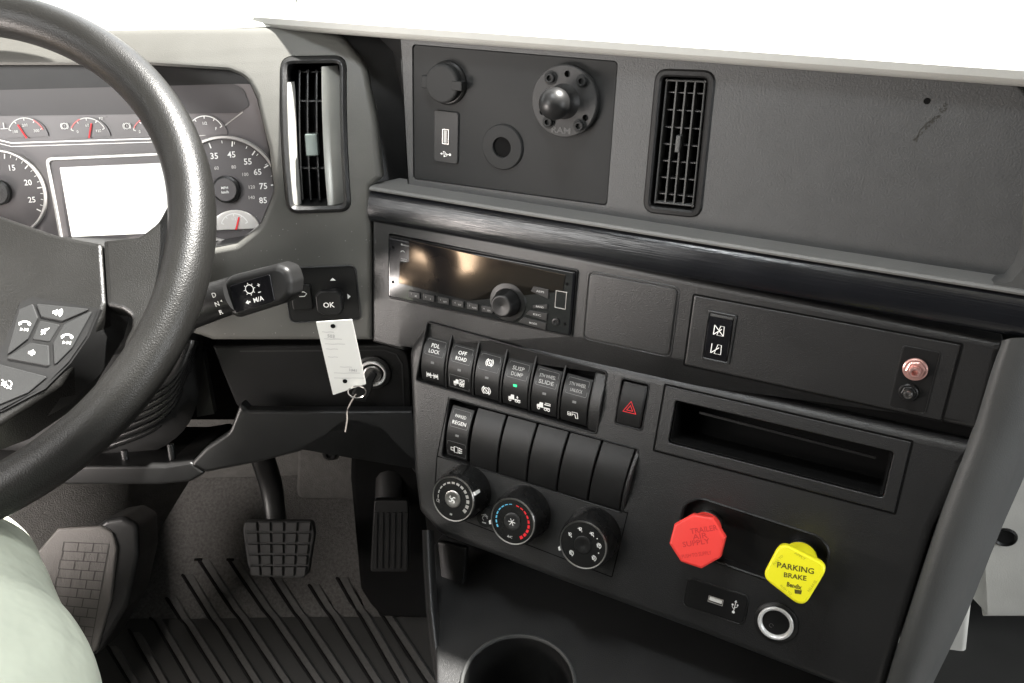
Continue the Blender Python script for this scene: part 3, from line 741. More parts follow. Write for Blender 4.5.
# joystick: rounded-square stub
J = D.sub(*D.uv(333, 297), 0)
rs = []
for hgt, sc in ((0, .55), (.004, .6), (.010, .95), (.017, 1.0), (.020, .96), (.0215, .86)):
    rs.append([J.pt(u * sc, v * sc, hgt) for u, v in rpoly([(-.0125, -.008), (-.005, -.0125), (.008, -.0125), (.0125, -.008), (.0125, .008), (.008, .0125), (-.008, .0125), (-.0125, .008)], .004, 4)])
bm = bmesh.new(); loft(bm, rs, True, (True, True)); jo = link('joystick', bm, m_dark2, cp, smooth=50)
mk = Marks(J, .0218); mk.text('OK', 0.000, -.001, .0052, bold=.01); mk.done('ok_lettering', m_white, jo)
mk = Marks(D, .0013)
c = D.uv(333, 279); mk.poly([(c[0] - .0028, c[1] - .0012), (c[0] + .0028, c[1] - .0012), (c[0], c[1] + .0016)])
c = D.uv(349, 296); mk.poly([(c[0] - .0012, c[1] - .0028), (c[0] - .0012, c[1] + .0028), (c[0] + .0018, c[1])]); mk.done('direction_arrow', m_white, cp)

# ================================================================== IGNITION, KEY AND TAG
I = K.sub(*K.uv(373, 372), 0)
ig = thing('ignition_switch', I.O, 'round chrome ignition lock with the key turned in it', 'ignition switch')
link('surround_ring', lathe(I, [(.0185, 0), (.0185, .002), (.017, .003), (.0145, .003), (.0145, .001)], 40, cap=False), m_dark, ig)
link('lock_barrel', lathe(I, [(.0092, 0), (.0092, .005), (.0080, .0060), (.001, .0060)], 40), m_steel, ig)
link('lock_ring', lathe(I, [(.0142, 0), (.0142, .005), (.0132, .0062), (.0120, .0058), (.0112, .002)], 40, cap=False), m_bright, ig)
key = thing('ignition_key', I.pt(0, 0, .006), 'black-headed key hanging in the ignition lock on a wire ring', 'key')
ky = I.sub(0, 0, .006, rot=R_(-28))
KH = I.sub(0, 0, .007, rot=R_(-127), turn=R_(-22))
link('key_head', prism(KH, rpoly([(-.0045, -.0035), (.006, -.0045), (.012, -.0075), (.026, -.0085), (.030, 0), (.026, .0085), (.012, .0075), (.006, .0045), (-.0045, .0035)], .003), 0, .005, .0015), m_black, key)
ringp = [at_depth(357 + 9 * math.cos(a), 392 + 6 * math.sin(a), .775 + .006 * math.sin(2 * a)) for a in [2 * math.pi * k / 24 for k in range(24)]]
link('key_ring', tube(ringp, .0006, 6, closed=True), m_steel, key)
link('key_chain', tube(smooth_path([at_depth(x, y, .775) for x, y in [(356, 394), (350, 404), (347, 412), (347, 420), (345, 432)]], 5), [.0007] * 21, 6), m_rubhi, key)
TG = Pl(at_depth(341, 355, .765), Vector((.995, .02, -.06)), (0, .10, .99))
tag_t = thing('key_tag', TG.pt(0, .03, 0), 'white paper key tag hanging in front of the ignition panel', 'key tag')
tp_ = TG.q([(316, 322), (352, 319.5), (366, 384), (333, 395)])
tb = link('paper_card', prism(TG, rpoly(tp_, .0008), -.0006, 0), m_paper, tag_t)
mk = Marks(TG, .0003)
for y_, x0, w_ in ((331, 322, 12), (338, 324, 18), (343, 325, 20), (348, 326, 12), (356, 328, 10), (366, 340, 12), (372, 334, 26), (377, 334, 30)):
    a = TG.uv(x0 + w_ / 2, y_ + .8); wd = TG.uv(x0 + w_, y_)[0] - TG.uv(x0, y_)[0]
    mk.stroke([(a[0] - wd / 2, a[1] + .0002), (a[0] - wd * .1, a[1] - .0003), (a[0] + wd * .15, a[1]), (a[0] + wd / 2, a[1] - .0003)], .00035)
c = TG.uv(331, 336); mk.text('503', c[0], c[1], .0032, rot=-.12)
c = TG.uv(353, 370); mk.text('1041', c[0], c[1], .0028, rot=-.15)
mk.done('handwriting', m_ink, tb)
mk = Marks(TG, .0004); c = TG.uv(333, 326); mk.poly(circ(c[0], c[1], .0022, 14)); c = TG.uv(345, 381); mk.poly(circ(c[0], c[1], .0022, 14)); mk.done('punched_hole', m_void, tb)
# ================================================================== AIR VENTS
# left vent, in the driver surround
v1b = D.box((283, 58), (345, 57), (349, 210), (289, 212))
av = thing('air_vent', D.pt((v1b[0] + v1b[1]) / 2, v1b[2], -.01), 'tall sunlit air vent beside the instrument cluster with a broad blade coloured pale for sunlight and open slats', 'air vent', 'air vents')
fi = lambda k: rpoly(inset(ventc, k), .012)
SLV = [v1b[2] + (v1b[3] - v1b[2]) * k / 14 for k in range(1, 14)]
def warpring(pl, o_, i_, n0, n1): return ringprism(pl, o_, i_, n0, n1)
def dens(p, k=10):
    o = []
    for i in range(len(p)):
        a, b = Vector(p[i]), Vector(p[(i + 1) % len(p)]); d = (b - a).length; s = max(1, int(d / .01))
        for j in range(s): o.append(tuple(a.lerp(b, j / s)))
    return o
vc = rpoly(ventc, .012, 5); vd = dens(vc); vi = inset(vd, .0065)
link('vent_frame', ringprism(D, inset(vd, .0006), vi, -.04, .003, bev=.0025), m_dark, av)
link('vent_cavity', prism(D, [tuple(p) for p in vc], -.045, -.040, 0, SLV), m_void, av)
def slat(x0, y0, x1, y1, wd, dep, n1, mt, name='slat', par=None, pl=D, turn=0):
    a = pl.uv(x0, y0, n1); b = pl.uv(x1, y1, n1); bm = bmesh.new(); rings = []
    for k in range(13):
        t = k / 12; u = a[0] + (b[0] - a[0]) * t; v = a[1] + (b[1] - a[1]) * t
        rings.append([pl.pt(u - wd / 2, v, n1), pl.pt(u + wd / 2, v, n1), pl.pt(u + wd / 2 + turn, v, n1 - dep), pl.pt(u - wd / 2 + turn, v, n1 - dep)])
    loft(bm, rings, True, (True, True)); return link(name, bm, mt, par)
for x in (301, 309, 318): slat(x - 1, 70, x + 2, 200, .0011, .012, -.010, m_dark, 'slat', av, turn=-.004)
def blade(x0, y0, x1, y1, wd, nl, nr, mt, name, par):
    a = D.uv(x0, y0, -.008); b = D.uv(x1, y1, -.008); bm = bmesh.new(); rings = []
    for k in range(17):
        t = k / 16; u = a[0] + (b[0] - a[0]) * t; v = a[1] + (b[1] - a[1]) * t; q_ = 1 - .35 * max(0, 1 - t * 9) - .35 * max(0, (t - .89) * 9)
        rings.append([D.pt(u - wd / 2, v, nl - .001), D.pt(u - wd / 2, v, nl), D.pt(u - wd / 6, v, nl + (nr - nl) * .18), D.pt(u + wd / 2 * q_, v, nr), D.pt(u + wd / 2 * q_, v, nr - .001)])
    loft(bm, rings, True, (True, True)); return link(name, bm, mt, par, smooth=60)
blade(331, 66, 337, 204, .0150, -.002, -.014, m_sunpale, 'broad_blade', av)
blade(291, 82, 298, 205, .0060, -.002, -.012, m_sunpale, 'side_blade', av)
for y in (72, 101, 168):
    a = D.uv(299, y, -.014); b = D.uv(324, y, -.014); link('cross_bar', prism(D, [(a[0], a[1] - .0006), (b[0], b[1] - .0006), (b[0], b[1] + .0006), (a[0], a[1] + .0006)], -.02, -.013), m_dark, av)
a = D.box((305, 134), (317, 134), (318, 156), (306, 156), -.004); link('adjuster_tab', prism(D, rbox(*a, .001), -.012, -.003, .001), m_gtab, av)
# right vent, in the upper panel
vb = UP.q([(657, 70), (715, 72), (700, 217), (644, 211)])
vbx = UP.box((657, 70), (715, 72), (700, 217), (644, 211))
shear = lambda pts: pts
av2 = thing('air_vent', UP.pt((vbx[0] + vbx[1]) / 2, vbx[2], 0), 'narrow black grid air vent with a silver tab, set in the upper panel', 'air vent', 'air vents')
vc2 = rpoly(vb, .009, 5)
link('vent_frame', ringprism(UP, inset(vc2, -.0012), inset(vc2, .0045), -.016, .0016, bev=.0014), m_dark2, av2)
link('inner_frame', ringprism(UP, inset(vc2, .0068), inset(vc2, .0082), -.016, -.003, bev=.0006), m_side, av2)
link('vent_cavity', prism(UP, vc2, -.019, -.0175), m_void, av2)
def qi(fx, fy):   # bilinear in the vent quad
    a, b, c, d = [Vector(p) for p in vb]; return a.lerp(b, fx).lerp(d.lerp(c, fx), fy)
for fx in (.34, .5, .66):
    a, b = qi(fx, .06), qi(fx, .94); bm = bmesh.new()
    link('slat', prism(UP, [(a.x - .0006, a.y), (a.x + .0006, a.y), (b.x + .0006, b.y), (b.x - .0006, b.y)], -.014, -.004), m_side, av2)
for fy in (.15, .27, .39, .51, .63, .75, .87):
    a, b = qi(.16, fy), qi(.84, fy); link('cross_bar', prism(UP, [(a.x, a.y - .0004), (b.x, b.y - .0004), (b.x, b.y + .0004), (a.x, a.y + .0004)], -.015, -.0065), m_dark, av2)
c = qi(.49, .50); link('adjuster_tab', prism(UP, rbox(c.x - .0018, c.x + .0018, c.y - .006, c.y + .007, .0006), -.006, .001, .0006), m_side, av2)

# ================================================================== ACCESSORIES ON THE UPPER PLATE
NI = -.0012
A = UP.sub(*UP.uv(448, 83, NI), NI)
ps = thing('power_socket', A.O, 'power socket closed by a round black cap with side tab, above a USB plate', 'power socket')
link('socket_flange', lathe(A, [(.0185, 0), (.0185, .002), (.017, .0035), (.0001, .0035)], 40), m_dark2, ps)
A2 = A.sub(-.001, 0, .004)
cp_ = circ(0, 0, .0165, 36); cp_ = [p for p in cp_]
tabp = [(-.0195, -.004), (-.0195, .004)]
link('rubber_cap', prism(A2, cp_, -.001, .006, .0025, bseg=4), m_insert, ps, smooth=50)
link('cap_tab', prism(A2, rbox(-.0215, -.012, -.0055, .0055, .002), 0, .005, .0015), m_insert, ps)
link('cap_hinge', prism(A2, rbox(.010, .0205, -.0045, .0035, .001), -.001, .0066, .001), m_insert, ps)
ub = UP.box((435, 111), (459, 111), (459, 163), (435, 162), NI)
us = thing('usb_port', UP.pt((ub[0] + ub[1]) / 2, ub[2], NI), 'tall black plate with a vertical USB slot and white trident mark, under the capped socket', 'usb port', 'usb ports')
link('port_plate', prism(UP, rbox(*ub, .003), NI, NI + .002, .0008), m_acc, us)
a = UP.box((443, 129), (449.5, 129), (449.5, 144), (443, 144), 0)
link('port_shell', ringprism(UP, rbox(*a, .0004, 2), rbox(a[0] + .0006, a[1] - .0006, a[2] + .0006, a[3] - .0006, .0003, 2), 0, .0016, bev=.0001), m_steel, us)
link('port_tongue', prism(UP, rbox(a[0] + .0012, a[1] - .0022, a[2] + .0012, a[3] - .0012, .0002, 2), 0, .0011), m_grey, us)
def usbmark(mk, cx, cy, s, rot):
    c_, k_ = math.cos(rot), math.sin(rot); T_ = lambda x, y: (cx + s * (x * c_ - y * k_), cy + s * (x * k_ + y * c_))
    mk.stroke([T_(-4, 0), T_(3.4, 0)], .45 * s); mk.poly([T_(3.2, .9), T_(3.2, -.9), T_(4.8, 0)]); mk.poly([T_(-4 + math.cos(a), math.sin(a)) for a in [k * .7 for k in range(9)]])
    mk.stroke([T_(-2, 0), T_(-.6, 1.6), T_(1, 1.6)], .4 * s); mk.stroke([T_(-1, 0), T_(.4, -1.6), T_(1.6, -1.6)], .4 * s)
    mk.poly([T_(1 + .7 * math.cos(a), 1.6 + .7 * math.sin(a)) for a in [k * .78 for k in range(8)]]); mk.poly([T_(1.2, -1.1), T_(2.2, -1.1), T_(2.2, -2.1), T_(1.2, -2.1)])
mk = Marks(UP, NI + .0022); c = UP.uv(446, 154, 0); usbmark(mk, c[0], c[1], .00115, 3.14); mk.done('trident_mark', m_white, us)
Gm = UP.sub(*UP.uv(503, 147, NI), NI)
gr = thing('cable_grommet', Gm.O, 'round black rubber grommet with an open centre hole below the ball mount', 'grommet')
link('grommet_ring', lathe(Gm, [(.0195, 0), (.0195, .0012), (.0185, .0024), (.010, .0030), (.0088, .0026), (.0086, .0003)], 44, cap=False), m_insert, gr)
link('grommet_hole', lathe(Gm, [(.0088, .0004), (.0001, .0004)], 36, cap=False), m_void, gr)
# ball mount
Bm = UP.sub(*UP.uv(566, 101, 0), NI)
bmn = thing('ball_mount', Bm.O, 'round black phone-mount base with a rubber ball on a stem and four screws', 'ball mount')
RB = (Vector(UP.uv(599, 101, 0)) - Vector(UP.uv(566, 101, 0))).length
bpl = link('base_plate', lathe(Bm, [(RB, 0), (RB, .0055), (RB * .97, .0065), (.0001, .0065)], 56), m_acc, bmn)
holes = []
for x, y in ((567, 74), (542, 112), (585, 118)):
    a = UP.uv(x, y, .006); H_ = UP.sub(a[0], a[1], 0); holes.append(lathe(H_, [(.0026, .001), (.0026, .02)], 20))
cut(bpl, holes)
for x, y in ((550, 78), (582, 81), (548, 122), (579, 126)):
    a = UP.uv(x, y, .007); H_ = UP.sub(a[0], a[1], NI + .0065)
    link('screw', lathe(H_, [(.0056, 0), (.0056, .0005), (.0048, .0008), (.0040, .0008), (.0040, .0032), (.0034, .0038), (.0022, .0038), (.0022, .0014), (.0001, .0014)], 6 if 0 else 28), m_steel if 0 else m_insert, bmn)
link('stem', lathe(Bm, [(.0145, .006), (.0125, .009), (.0100, .013), (.0095, .020)], 36), m_dark, bmn, smooth=60)
ballp = [(.0127 * math.sin(a), (.025) - .0127 * math.cos(a)) for a in [math.pi * k / 20 for k in range(1, 21)]]
link('ball', lathe(Bm, ballp, 40), m_black, bmn, smooth=80)
mk = Marks(Bm, .0068); mk.text('RAM', -.0005, -RB * .80, .0052, .017, bold=.03); mk.done('raised_lettering', m_upper, bmn)

# ================================================================== RADIO
rb_ = M.box((389, 234), (579, 271), (572, 336), (389, 297))
ru0, ru1, rv0, rv1 = rb_; RWd = ru1 - ru0; RHt = rv1 - rv0
rad = thing('car_radio', M.pt((ru0 + ru1) / 2, rv0, 0), 'black car radio with a wide glossy display, small preset keys and a round volume knob', 'radio')
rfn = lambda fx, fy: (ru0 + RWd * fx, rv1 - RHt * fy)
link('faceplate', prism(M, rbox(ru0 + .0012, ru1 - .0012, rv0 + .0012, rv1 - .0012, .002), -.012, .004, .0015), m_gloss, rad)
link('mounting_sleeve', ringprism(M, rbox(ru0, ru1, rv0, rv1, .002), rbox(ru0 + .001, ru1 - .001, rv0 + .001, rv1 - .001, .002), -.01, .0015, bev=.0002), m_black, rad)
def rp(px): return M.q(px, .004)
dsp = rp([(398, 238), (565, 276), (564, 291), (500, 283), (470, 300), (396, 284)])
disp = link('display', prism(M, rpoly(rp([(409, 240), (566, 275), (563, 292), (520, 286), (490, 292), (470, 301), (399, 283), (400, 262), (409, 262)]), .001), .003, .0046, .0004), m_film, rad)
# knob
kc = M.uv(508, 302, .004); KR = M.sub(kc[0], kc[1], .004)
link('knob_skirt', lathe(KR, [(.0180, 0), (.0172, .0010), (.013, .0014), (.0125, .0006)], 44, cap=False), m_black, rad)
kn = link('volume_knob', lathe(KR, [(.0124, 0), (.0124, .004), (.0114, .006), (.0103, .013), (.0096, .0142), (.0080, .0142), (.0001, .0128)], 48, fl=lambda k, h: .035 if (k // 2) % 2 and .003 < h < .013 else 0), m_black, rad, smooth=60)
# six preset keys
for i in range(6):
    x = 409 + i * 14.6; y = 290.5 + i * 2.9
    g = rp([(x, y), (x + 11.5, y + 2.3), (x + 11.5, y + 8.6), (x, y + 6.3)])
    b = link('preset_button', prism(M, rpoly(g, .0006), .003, .0052, .0004), m_black, rad)
    mk = Marks(M, .0054); c = cen(g); mk.text(str(i + 1), c[0] - .003, c[1] + .0006, .0016); mk.text(['MEN', 'INT', 'RPT', 'RDM', 'SCAN', 'DISP'][i] if 0 else ['=', 'II', 'RPT', 'INT', 'RDM', 'DN'][i], c[0] + .002, c[1] - .0006, .0014)
    mk.done('key_lettering', m_grey, b)
# right-hand keys
for i, (g, t) in enumerate((([(534, 286), (549, 289), (549, 299), (531, 291)], 'AS/PS'), ([(533, 305), (548, 304), (548, 309), (533, 308)], 'BAND'), ([(530, 310), (548, 313), (547, 321), (526, 314)], 'ESC'), ([(524, 317), (547, 323), (546, 330), (518, 322)], 'MODE'))):
    g = rp(g); b = link('function_button', prism(M, rpoly(g, .0005), .003, .0050, .0004), m_black, rad)
    c = cen(g); mk = Marks(M, .0052); mk.text(t, c[0], c[1], .0017, .0075, bold=.01); mk.done('key_lettering', m_grey, b)
mk = Marks(M, .0044)
c = M.uv(405, 245, .004); mk.text('Bluetooth', c[0] + .001, c[1], .0016, .010, bold=.01)
c = M.uv(403, 252, .004); mk.arc(c[0], c[1] - .001, .0022, 20, 160, .0008)
c = M.uv(404, 259, .004); mk.text('PUSH', c[0], c[1], .0012, .006); mk.text('/PAIR', c[0], c[1] - .0018, .0012, .006)
c = M.uv(503, 279, .005); mk.text('MENU', c[0], c[1], .0013, .006)
c = M.uv(527, 290, .004); mk.stroke([(c[0] - .0016, c[1]), (c[0] + .0016, c[1])], .0005); mk.stroke([(c[0], c[1] - .0016), (c[0], c[1] + .0016)], .0005)
mk.done('faceplate_lettering', m_grey, rad)
uu = M.box((556, 290), (567, 292), (566, 310), (555, 307), .004)
link('usb_shell', ringprism(M, rbox(*uu, .0004, 2), rbox(uu[0] + .0006, uu[1] - .0006, uu[2] + .0006, uu[3] - .0006, .0004, 2), .004, .0048, bev=.0001), m_steel, rad)
link('usb_slot', prism(M, rbox(uu[0] + .0022, uu[1] - .0010, uu[2] + .002, uu[3] - .002, .0003), .004, .0046), m_dim, rad) if False else None
J1 = M.sub(*M.uv(556, 322, .004), .004); link('aux_jack', lathe(J1, [(.0034, 0), (.0034, .0009), (.0024, .0011), (.0018, .0002), (.0001, -.0005)], 24), m_black, rad)
for x, y in ((393, 247), (393, 282), (567, 284), (565, 324)):
    a = M.uv(x, y, .004); mk = Marks(M, .0043); mk.poly(circ(a[0], a[1], .0014, 14)); mk.done('screw_recess', m_void, rad)

# ================================================================== ROCKER SWITCHES
r1b = [L.uv(x, y) for x, y in [(424, 326), (601, 374), (592, 431), (418, 382)]]
H1 = L.box((424, 326), (601, 374), (592, 431), (418, 382)); H2 = L.box((448, 399), (640, 450), (623, 513), (441, 457))
hous = thing('switch_housing', L.pt(H1[0], H1[2]), 'black frame holding two rows of rocker switches above the climate knobs', 'switch housing')
def quad(pl, px, t0, t1, s0=0, s1=1, n=0):
    a, b, c, d = [Vector(p) for p in pl.q(px, n)]; f = lambda t, s: tuple(a.lerp(b, t).lerp(d.lerp(c, t), s)); return f
HQ1 = [(424, 326), (601, 374), (592, 431), (418, 382)]
f1 = quad(L, HQ1, 0, 1); f2 = quad(L, [(448, 399), (640, 450), (623, 513), (441, 457)], 0, 1)
link('row_liner', ringprism(L, rpoly(r1, .004), inset(rpoly(r1, .004), .0005), -.0155, -.0003, bev=.0001), m_void, hous)
link('row_floor', prism(L, rpoly(r1, .004), -.018, -.0155), m_void, hous); link('row_liner', ringprism(L, rpoly(r1, .004), inset(rpoly(r1, .004), .0005), -.0155, -.0003, bev=.0001), m_void, hous)
link('row_floor', prism(L, rpoly(r2, .004), -.018, -.0155), m_void, hous)
def outline(q_): return rpoly(q_, .004)
r1i = inset(rpoly(r1, .004), .0016); link('row_rim', ringprism(L, rpoly(r1, .004), r1i, -.012, .0012), m_dark2, hous)
r2i = inset(rpoly(r2, .004), .0012); link('row_rim', ringprism(L, rpoly(r2, .004), r2i, -.012, .0010), m_dark2, hous)
def qbarrel(f, t0, t1, s0, s1, n0, bulge, name, mt, par, bev=.0007, nb=-.012, seg=12):
    rings = []
    du = Vector(f(t1, 0)) - Vector(f(t0, 0)); w_ = du.length
    for t, dn_ in ((t0, -bev), (t0 + (t1 - t0) * bev / w_, 0), (t1 - (t1 - t0) * bev / w_, 0), (t1, -bev)):
        r = [L.pt(*f(t, s1), nb)]
        for k in range(seg + 1):
            q_ = 1 - k / seg; u, v = f(t, s0 + (s1 - s0) * q_); r.append(L.pt(u, v, n0 + bulge * (1 - (2 * q_ - 1) ** 2) + dn_))
        r.append(L.pt(*f(t, s0), nb)); rings.append(r)
    bm = bmesh.new(); loft(bm, rings, True, (True, True)); return link(name, bm, mt, par)
def sw_marks(f, t0, t1, s0, s1, n0, bulge):
    """frame-like mapper: local x in -1..1 across, y in 0..1 from top"""
    a = Vector(f((t0 + t1) / 2, s0)); b = Vector(f((t0 + t1) / 2, s1)); du = (Vector(f(t1, .5)) - Vector(f(t0, .5)));
    def nf(u, v):
        d = b - a; y = ((u - a.x) * d.x + (v - a.y) * d.y) / d.length_squared
        return n0 + bulge * (1 - (2 * y - 1) ** 2)
    return a, b, du, nf
def truck(mk, P, s, extra=0):
    cx, cy = P
    mk.poly([(cx - 4 * s, cy - 1 * s), (cx - 4 * s, cy + .6 * s), (cx - 2.6 * s, cy + .9 * s), (cx - 2.2 * s, cy + 2.2 * s), (cx - .2 * s, cy + 2.2 * s), (cx - .2 * s, cy - 1 * s)])
    mk.stroke([(cx, cy - .6 * s), (cx + 4 * s, cy - .6 * s)], .6 * s)
    for x in (-3, 1.2, 3): mk.arc(cx + x * s, cy - 1.6 * s, .75 * s, 0, 360, .5 * s, 10)
    if extra == 1: mk.stroke([(cx + 1 * s, cy + 2.4 * s), (cx + 4 * s, cy + 0 * s)], .5 * s); mk.stroke([(cx + 1 * s, cy + .2 * s), (cx + 4 * s, cy + 2.4 * s)], .5 * s); mk.stroke([(cx + .6 * s, cy), (cx + 4.2 * s, cy), (cx + 4.2 * s, cy + 2.7 * s), (cx + .6 * s, cy + 2.7 * s)], .4 * s, True)
    if extra == 2: mk.stroke([(cx + 2 * s, cy + .6 * s), (cx + 2 * s, cy + 2 * s)], .5 * s); mk.poly([(cx + 1.2 * s, cy + 1.2 * s), (cx + 2.8 * s, cy + 1.2 * s), (cx + 2 * s, cy + .1 * s)])
    if extra == 3: mk.stroke([(cx + .6 * s, cy + 1.4 * s), (cx + 4.4 * s, cy + 1.4 * s)], .6 * s); mk.stroke([(cx + 1 * s, cy + 2.4 * s), (cx + 4.4 * s, cy + 2.4 * s)], .4 * s)
def ic_axle(mk, P, s):
    cx, cy = P; mk.stroke([(cx - 4 * s, cy), (cx + 4 * s, cy)], .6 * s)
    for x in (-4, -1.2, 1.2, 4): mk.stroke([(cx + x * s, cy - 1.6 * s), (cx + x * s, cy + 1.6 * s)], .45 * s); mk.stroke([(cx + x * s - .35 * s, cy - 1.6 * s), (cx + x * s + .35 * s, cy - 1.6 * s)], .5 * s)
    mk.arc(cx + 2.6 * s, cy, .9 * s, 0, 360, .5 * s, 10); mk.arc(cx - 2.6 * s, cy, .9 * s, 0, 360, .5 * s, 10)
def ic_circ(mk, P, s):
    cx, cy = P; mk.arc(cx, cy, 2 * s, 0, 360, .7 * s); mk.arc(cx, cy, 3.1 * s, 120, 240, .6 * s); mk.arc(cx, cy, 3.1 * s, -60, 60, .6 * s); mk.stroke([(cx - 2.4 * s, cy + 2.4 * s), (cx + 2.4 * s, cy - 2.4 * s)], .6 * s); mk.poly([(cx - .8 * s, cy - .8 * s), (cx + .8 * s, cy - .8 * s), (cx + .4 * s, cy + .9 * s)])
def ic_regen(mk, P, s):
    cx, cy = P; mk.stroke([(cx - 3.6 * s, cy - .9 * s), (cx - 1.6 * s, cy - .9 * s), (cx - 1.6 * s, cy + .9 * s), (cx - 3.6 * s, cy + .9 * s)], .5 * s, True)
    mk.stroke([(cx - 1.4 * s, cy - 1.9 * s), (cx + 1.2 * s, cy - 1.9 * s), (cx + 1.2 * s, cy + 1.9 * s), (cx - 1.4 * s, cy + 1.9 * s)], .5 * s, True)
    for y in (-1, 0, 1): mk.poly([(cx + (1.9 + k_ * 1.0) * s, cy + (y * 1.3) * s) if 0 else (cx + 2.2 * s + .5 * s * math.cos(k_ * .8), cy + y * 1.5 * s + .5 * s * math.sin(k_ * .8)) for k_ in range(8)]); mk.stroke([(cx + 2.4 * s, cy + y * 1.5 * s), (cx + 3.9 * s, cy + y * 1.1 * s)], .5 * s)
def ic_hook(mk, P, s):
    cx, cy = P; mk.stroke([(cx - 4 * s, cy), (cx - 1.6 * s, cy)], .6 * s); mk.stroke([(cx - 4 * s, cy - 1 * s), (cx - 2 * s, cy - 1 * s), (cx - 2 * s, cy + 1.4 * s), (cx - 4 * s, cy + 1.4 * s)], .6 * s, True)
    mk.stroke([(cx - .9 * s, cy + 2 * s), (cx + 3 * s, cy + 2 * s), (cx + 3.4 * s, cy - 2.2 * s), (cx + 2 * s, cy - 2.4 * s), (cx + 1.2 * s, cy + .6 * s), (cx - .2 * s, cy + .6 * s), (cx - .9 * s, cy - 1 * s)], .6 * s, True)
def rocker(f, t0, t1, lines, icon, label, lit=False, s0=.16, s1=.97, boxicon=False):
    c3 = L.pt(*f((t0 + t1) / 2, s1))
    rk = thing('rocker_switch', c3, label, 'rocker switch', 'rocker switches with printed legends')
    w_ = .06 * (t1 - t0); n0, bl = -.0045, .0062
    body = qbarrel(f, t0 + w_, t1 - w_, s0, s1, n0, bl, 'rocker', m_black, rk)
    a, b, du, nf = sw_marks(f, t0, t1, s0, s1, n0, bl); e = (b - a)
    P = lambda x, y: tuple(a + e * y + du * x)
    at = math.atan2(du.y, du.x)
    # legend plate
    pb = [P(-.34, .05), P(.34, .05), P(.34, .37), P(-.34, .37)]
    mk = Marks(L, .00025, nf); mk.stroke(rpoly(pb, .0012), .0003, True)
    if boxicon: mk.stroke(rpoly([P(-.36, .66), P(.36, .66), P(.36, .95), P(-.36, .95)], .001), .0003, True)
    mk.done('legend_frame', m_dim, rk)
    ys = [.16, .28] if len(lines) == 2 else [.21]
    mk = Marks(L, .00045, nf)
    if lines:
        for t_, y in zip(lines, ys): mk.text(t_, *P(0, y), .0034 * (.82 if len(t_) > 5 else 1), min(.0155, .0029 * len(t_) * (1 if len(t_) < 6 else .66)), bold=.006 if len(t_) < 6 else .0)
    else: ic_circ(mk, P(0, .20), .0012)
    mk.done('legend', m_grey if lines and 'WHEEL' in lines[0] or lines and 'SUSP' in lines[0] else m_white, rk)
    mk = Marks(L, .0004, nf); c = P(0, .52); mk.poly(rbox(c[0] - .0018, c[0] + .0018, c[1] - .0011, c[1] + .0011, .0003, 2)); mk.done('indicator_lens', m_green if lit else m_dim, rk)
    mk = Marks(L, .00045, nf); icon(mk, P(0, .81)); mk.done('pictogram', m_white, rk)
    return rk
W1 = .162; xs = [k * W1 for k in range(7)]
specs = [(('PDL', 'LOCK'), lambda m_, p: ic_axle(m_, p, .0015), 'rocker switch reading PDL LOCK, first in the upper row, with an axle pictogram', 0, 0),
         (('OFF', 'ROAD'), lambda m_, p: truck(m_, p, .0014, 1), 'rocker switch reading OFF ROAD with a boxed truck pictogram', 0, 1),
         ((), lambda m_, p: ic_circ(m_, p, .0014), 'rocker switch with two round brake pictograms and no words', 0, 0),
         (('SUSP', 'DUMP'), lambda m_, p: truck(m_, p, .0015, 2), 'rocker switch reading SUSP DUMP with its green light on', 1, 0),
         (('5TH WHEEL', 'SLIDE'), lambda m_, p: truck(m_, p, .0016, 3), 'rocker switch reading 5TH WHEEL SLIDE with a truck pictogram', 0, 0),
         (('5TH WHEEL', 'UNLOCK'), lambda m_, p: ic_hook(m_, p, .0013), 'rocker switch reading 5TH WHEEL UNLOCK, last in the upper row', 0, 0)]
for k, (ln, icn, lb, lit, bi) in enumerate(specs): rocker(f1, xs[k], xs[k + 1], ln, icn, lb, lit, boxicon=bi)
qbarrel(f1, .975, 1.03, .0, 1.0, -.002, .007, 'row_end', m_dark, hous)
for k in range(1, 7): qbarrel(f1, xs[k] - .005, xs[k] + .005, .02, .98, -.003, .0045, 'divider', m_dark2, hous, bev=.0003)
W2 = .1635
rocker(f2, 0.01, W2 - .01, ('PARKED', 'REGEN'), lambda m_, p: ic_regen(m_, p, .0016), 'rocker switch reading PARKED REGEN at the start of the lower row', 0, s0=.1, boxicon=True)
ordn = ['right beside the PARKED REGEN switch', 'second after the PARKED REGEN switch', 'in the middle of the five blanks', 'fourth of the five blanks', 'last of the row, next to the end piece']
for k in range(1, 6):
    t0, t1 = k * W2, (k + 1) * W2
    bt = thing('blank_switch_cover', L.pt(*f2((t0 + t1) / 2, 1)), 'smooth curved black blank switch cover, ' + ordn[k - 1], 'switch cover', 'blank switch covers in the lower row')
    qbarrel(f2, t0 + .0035, t1 - .0035, .02, .985, -.001, .0062, 'cover', m_dark2, bt, bev=.0009)
qbarrel(f2, 6 * W2 + .003, 1.0, 0, .99, -.001, .0085, 'row_end', m_dark, hous)
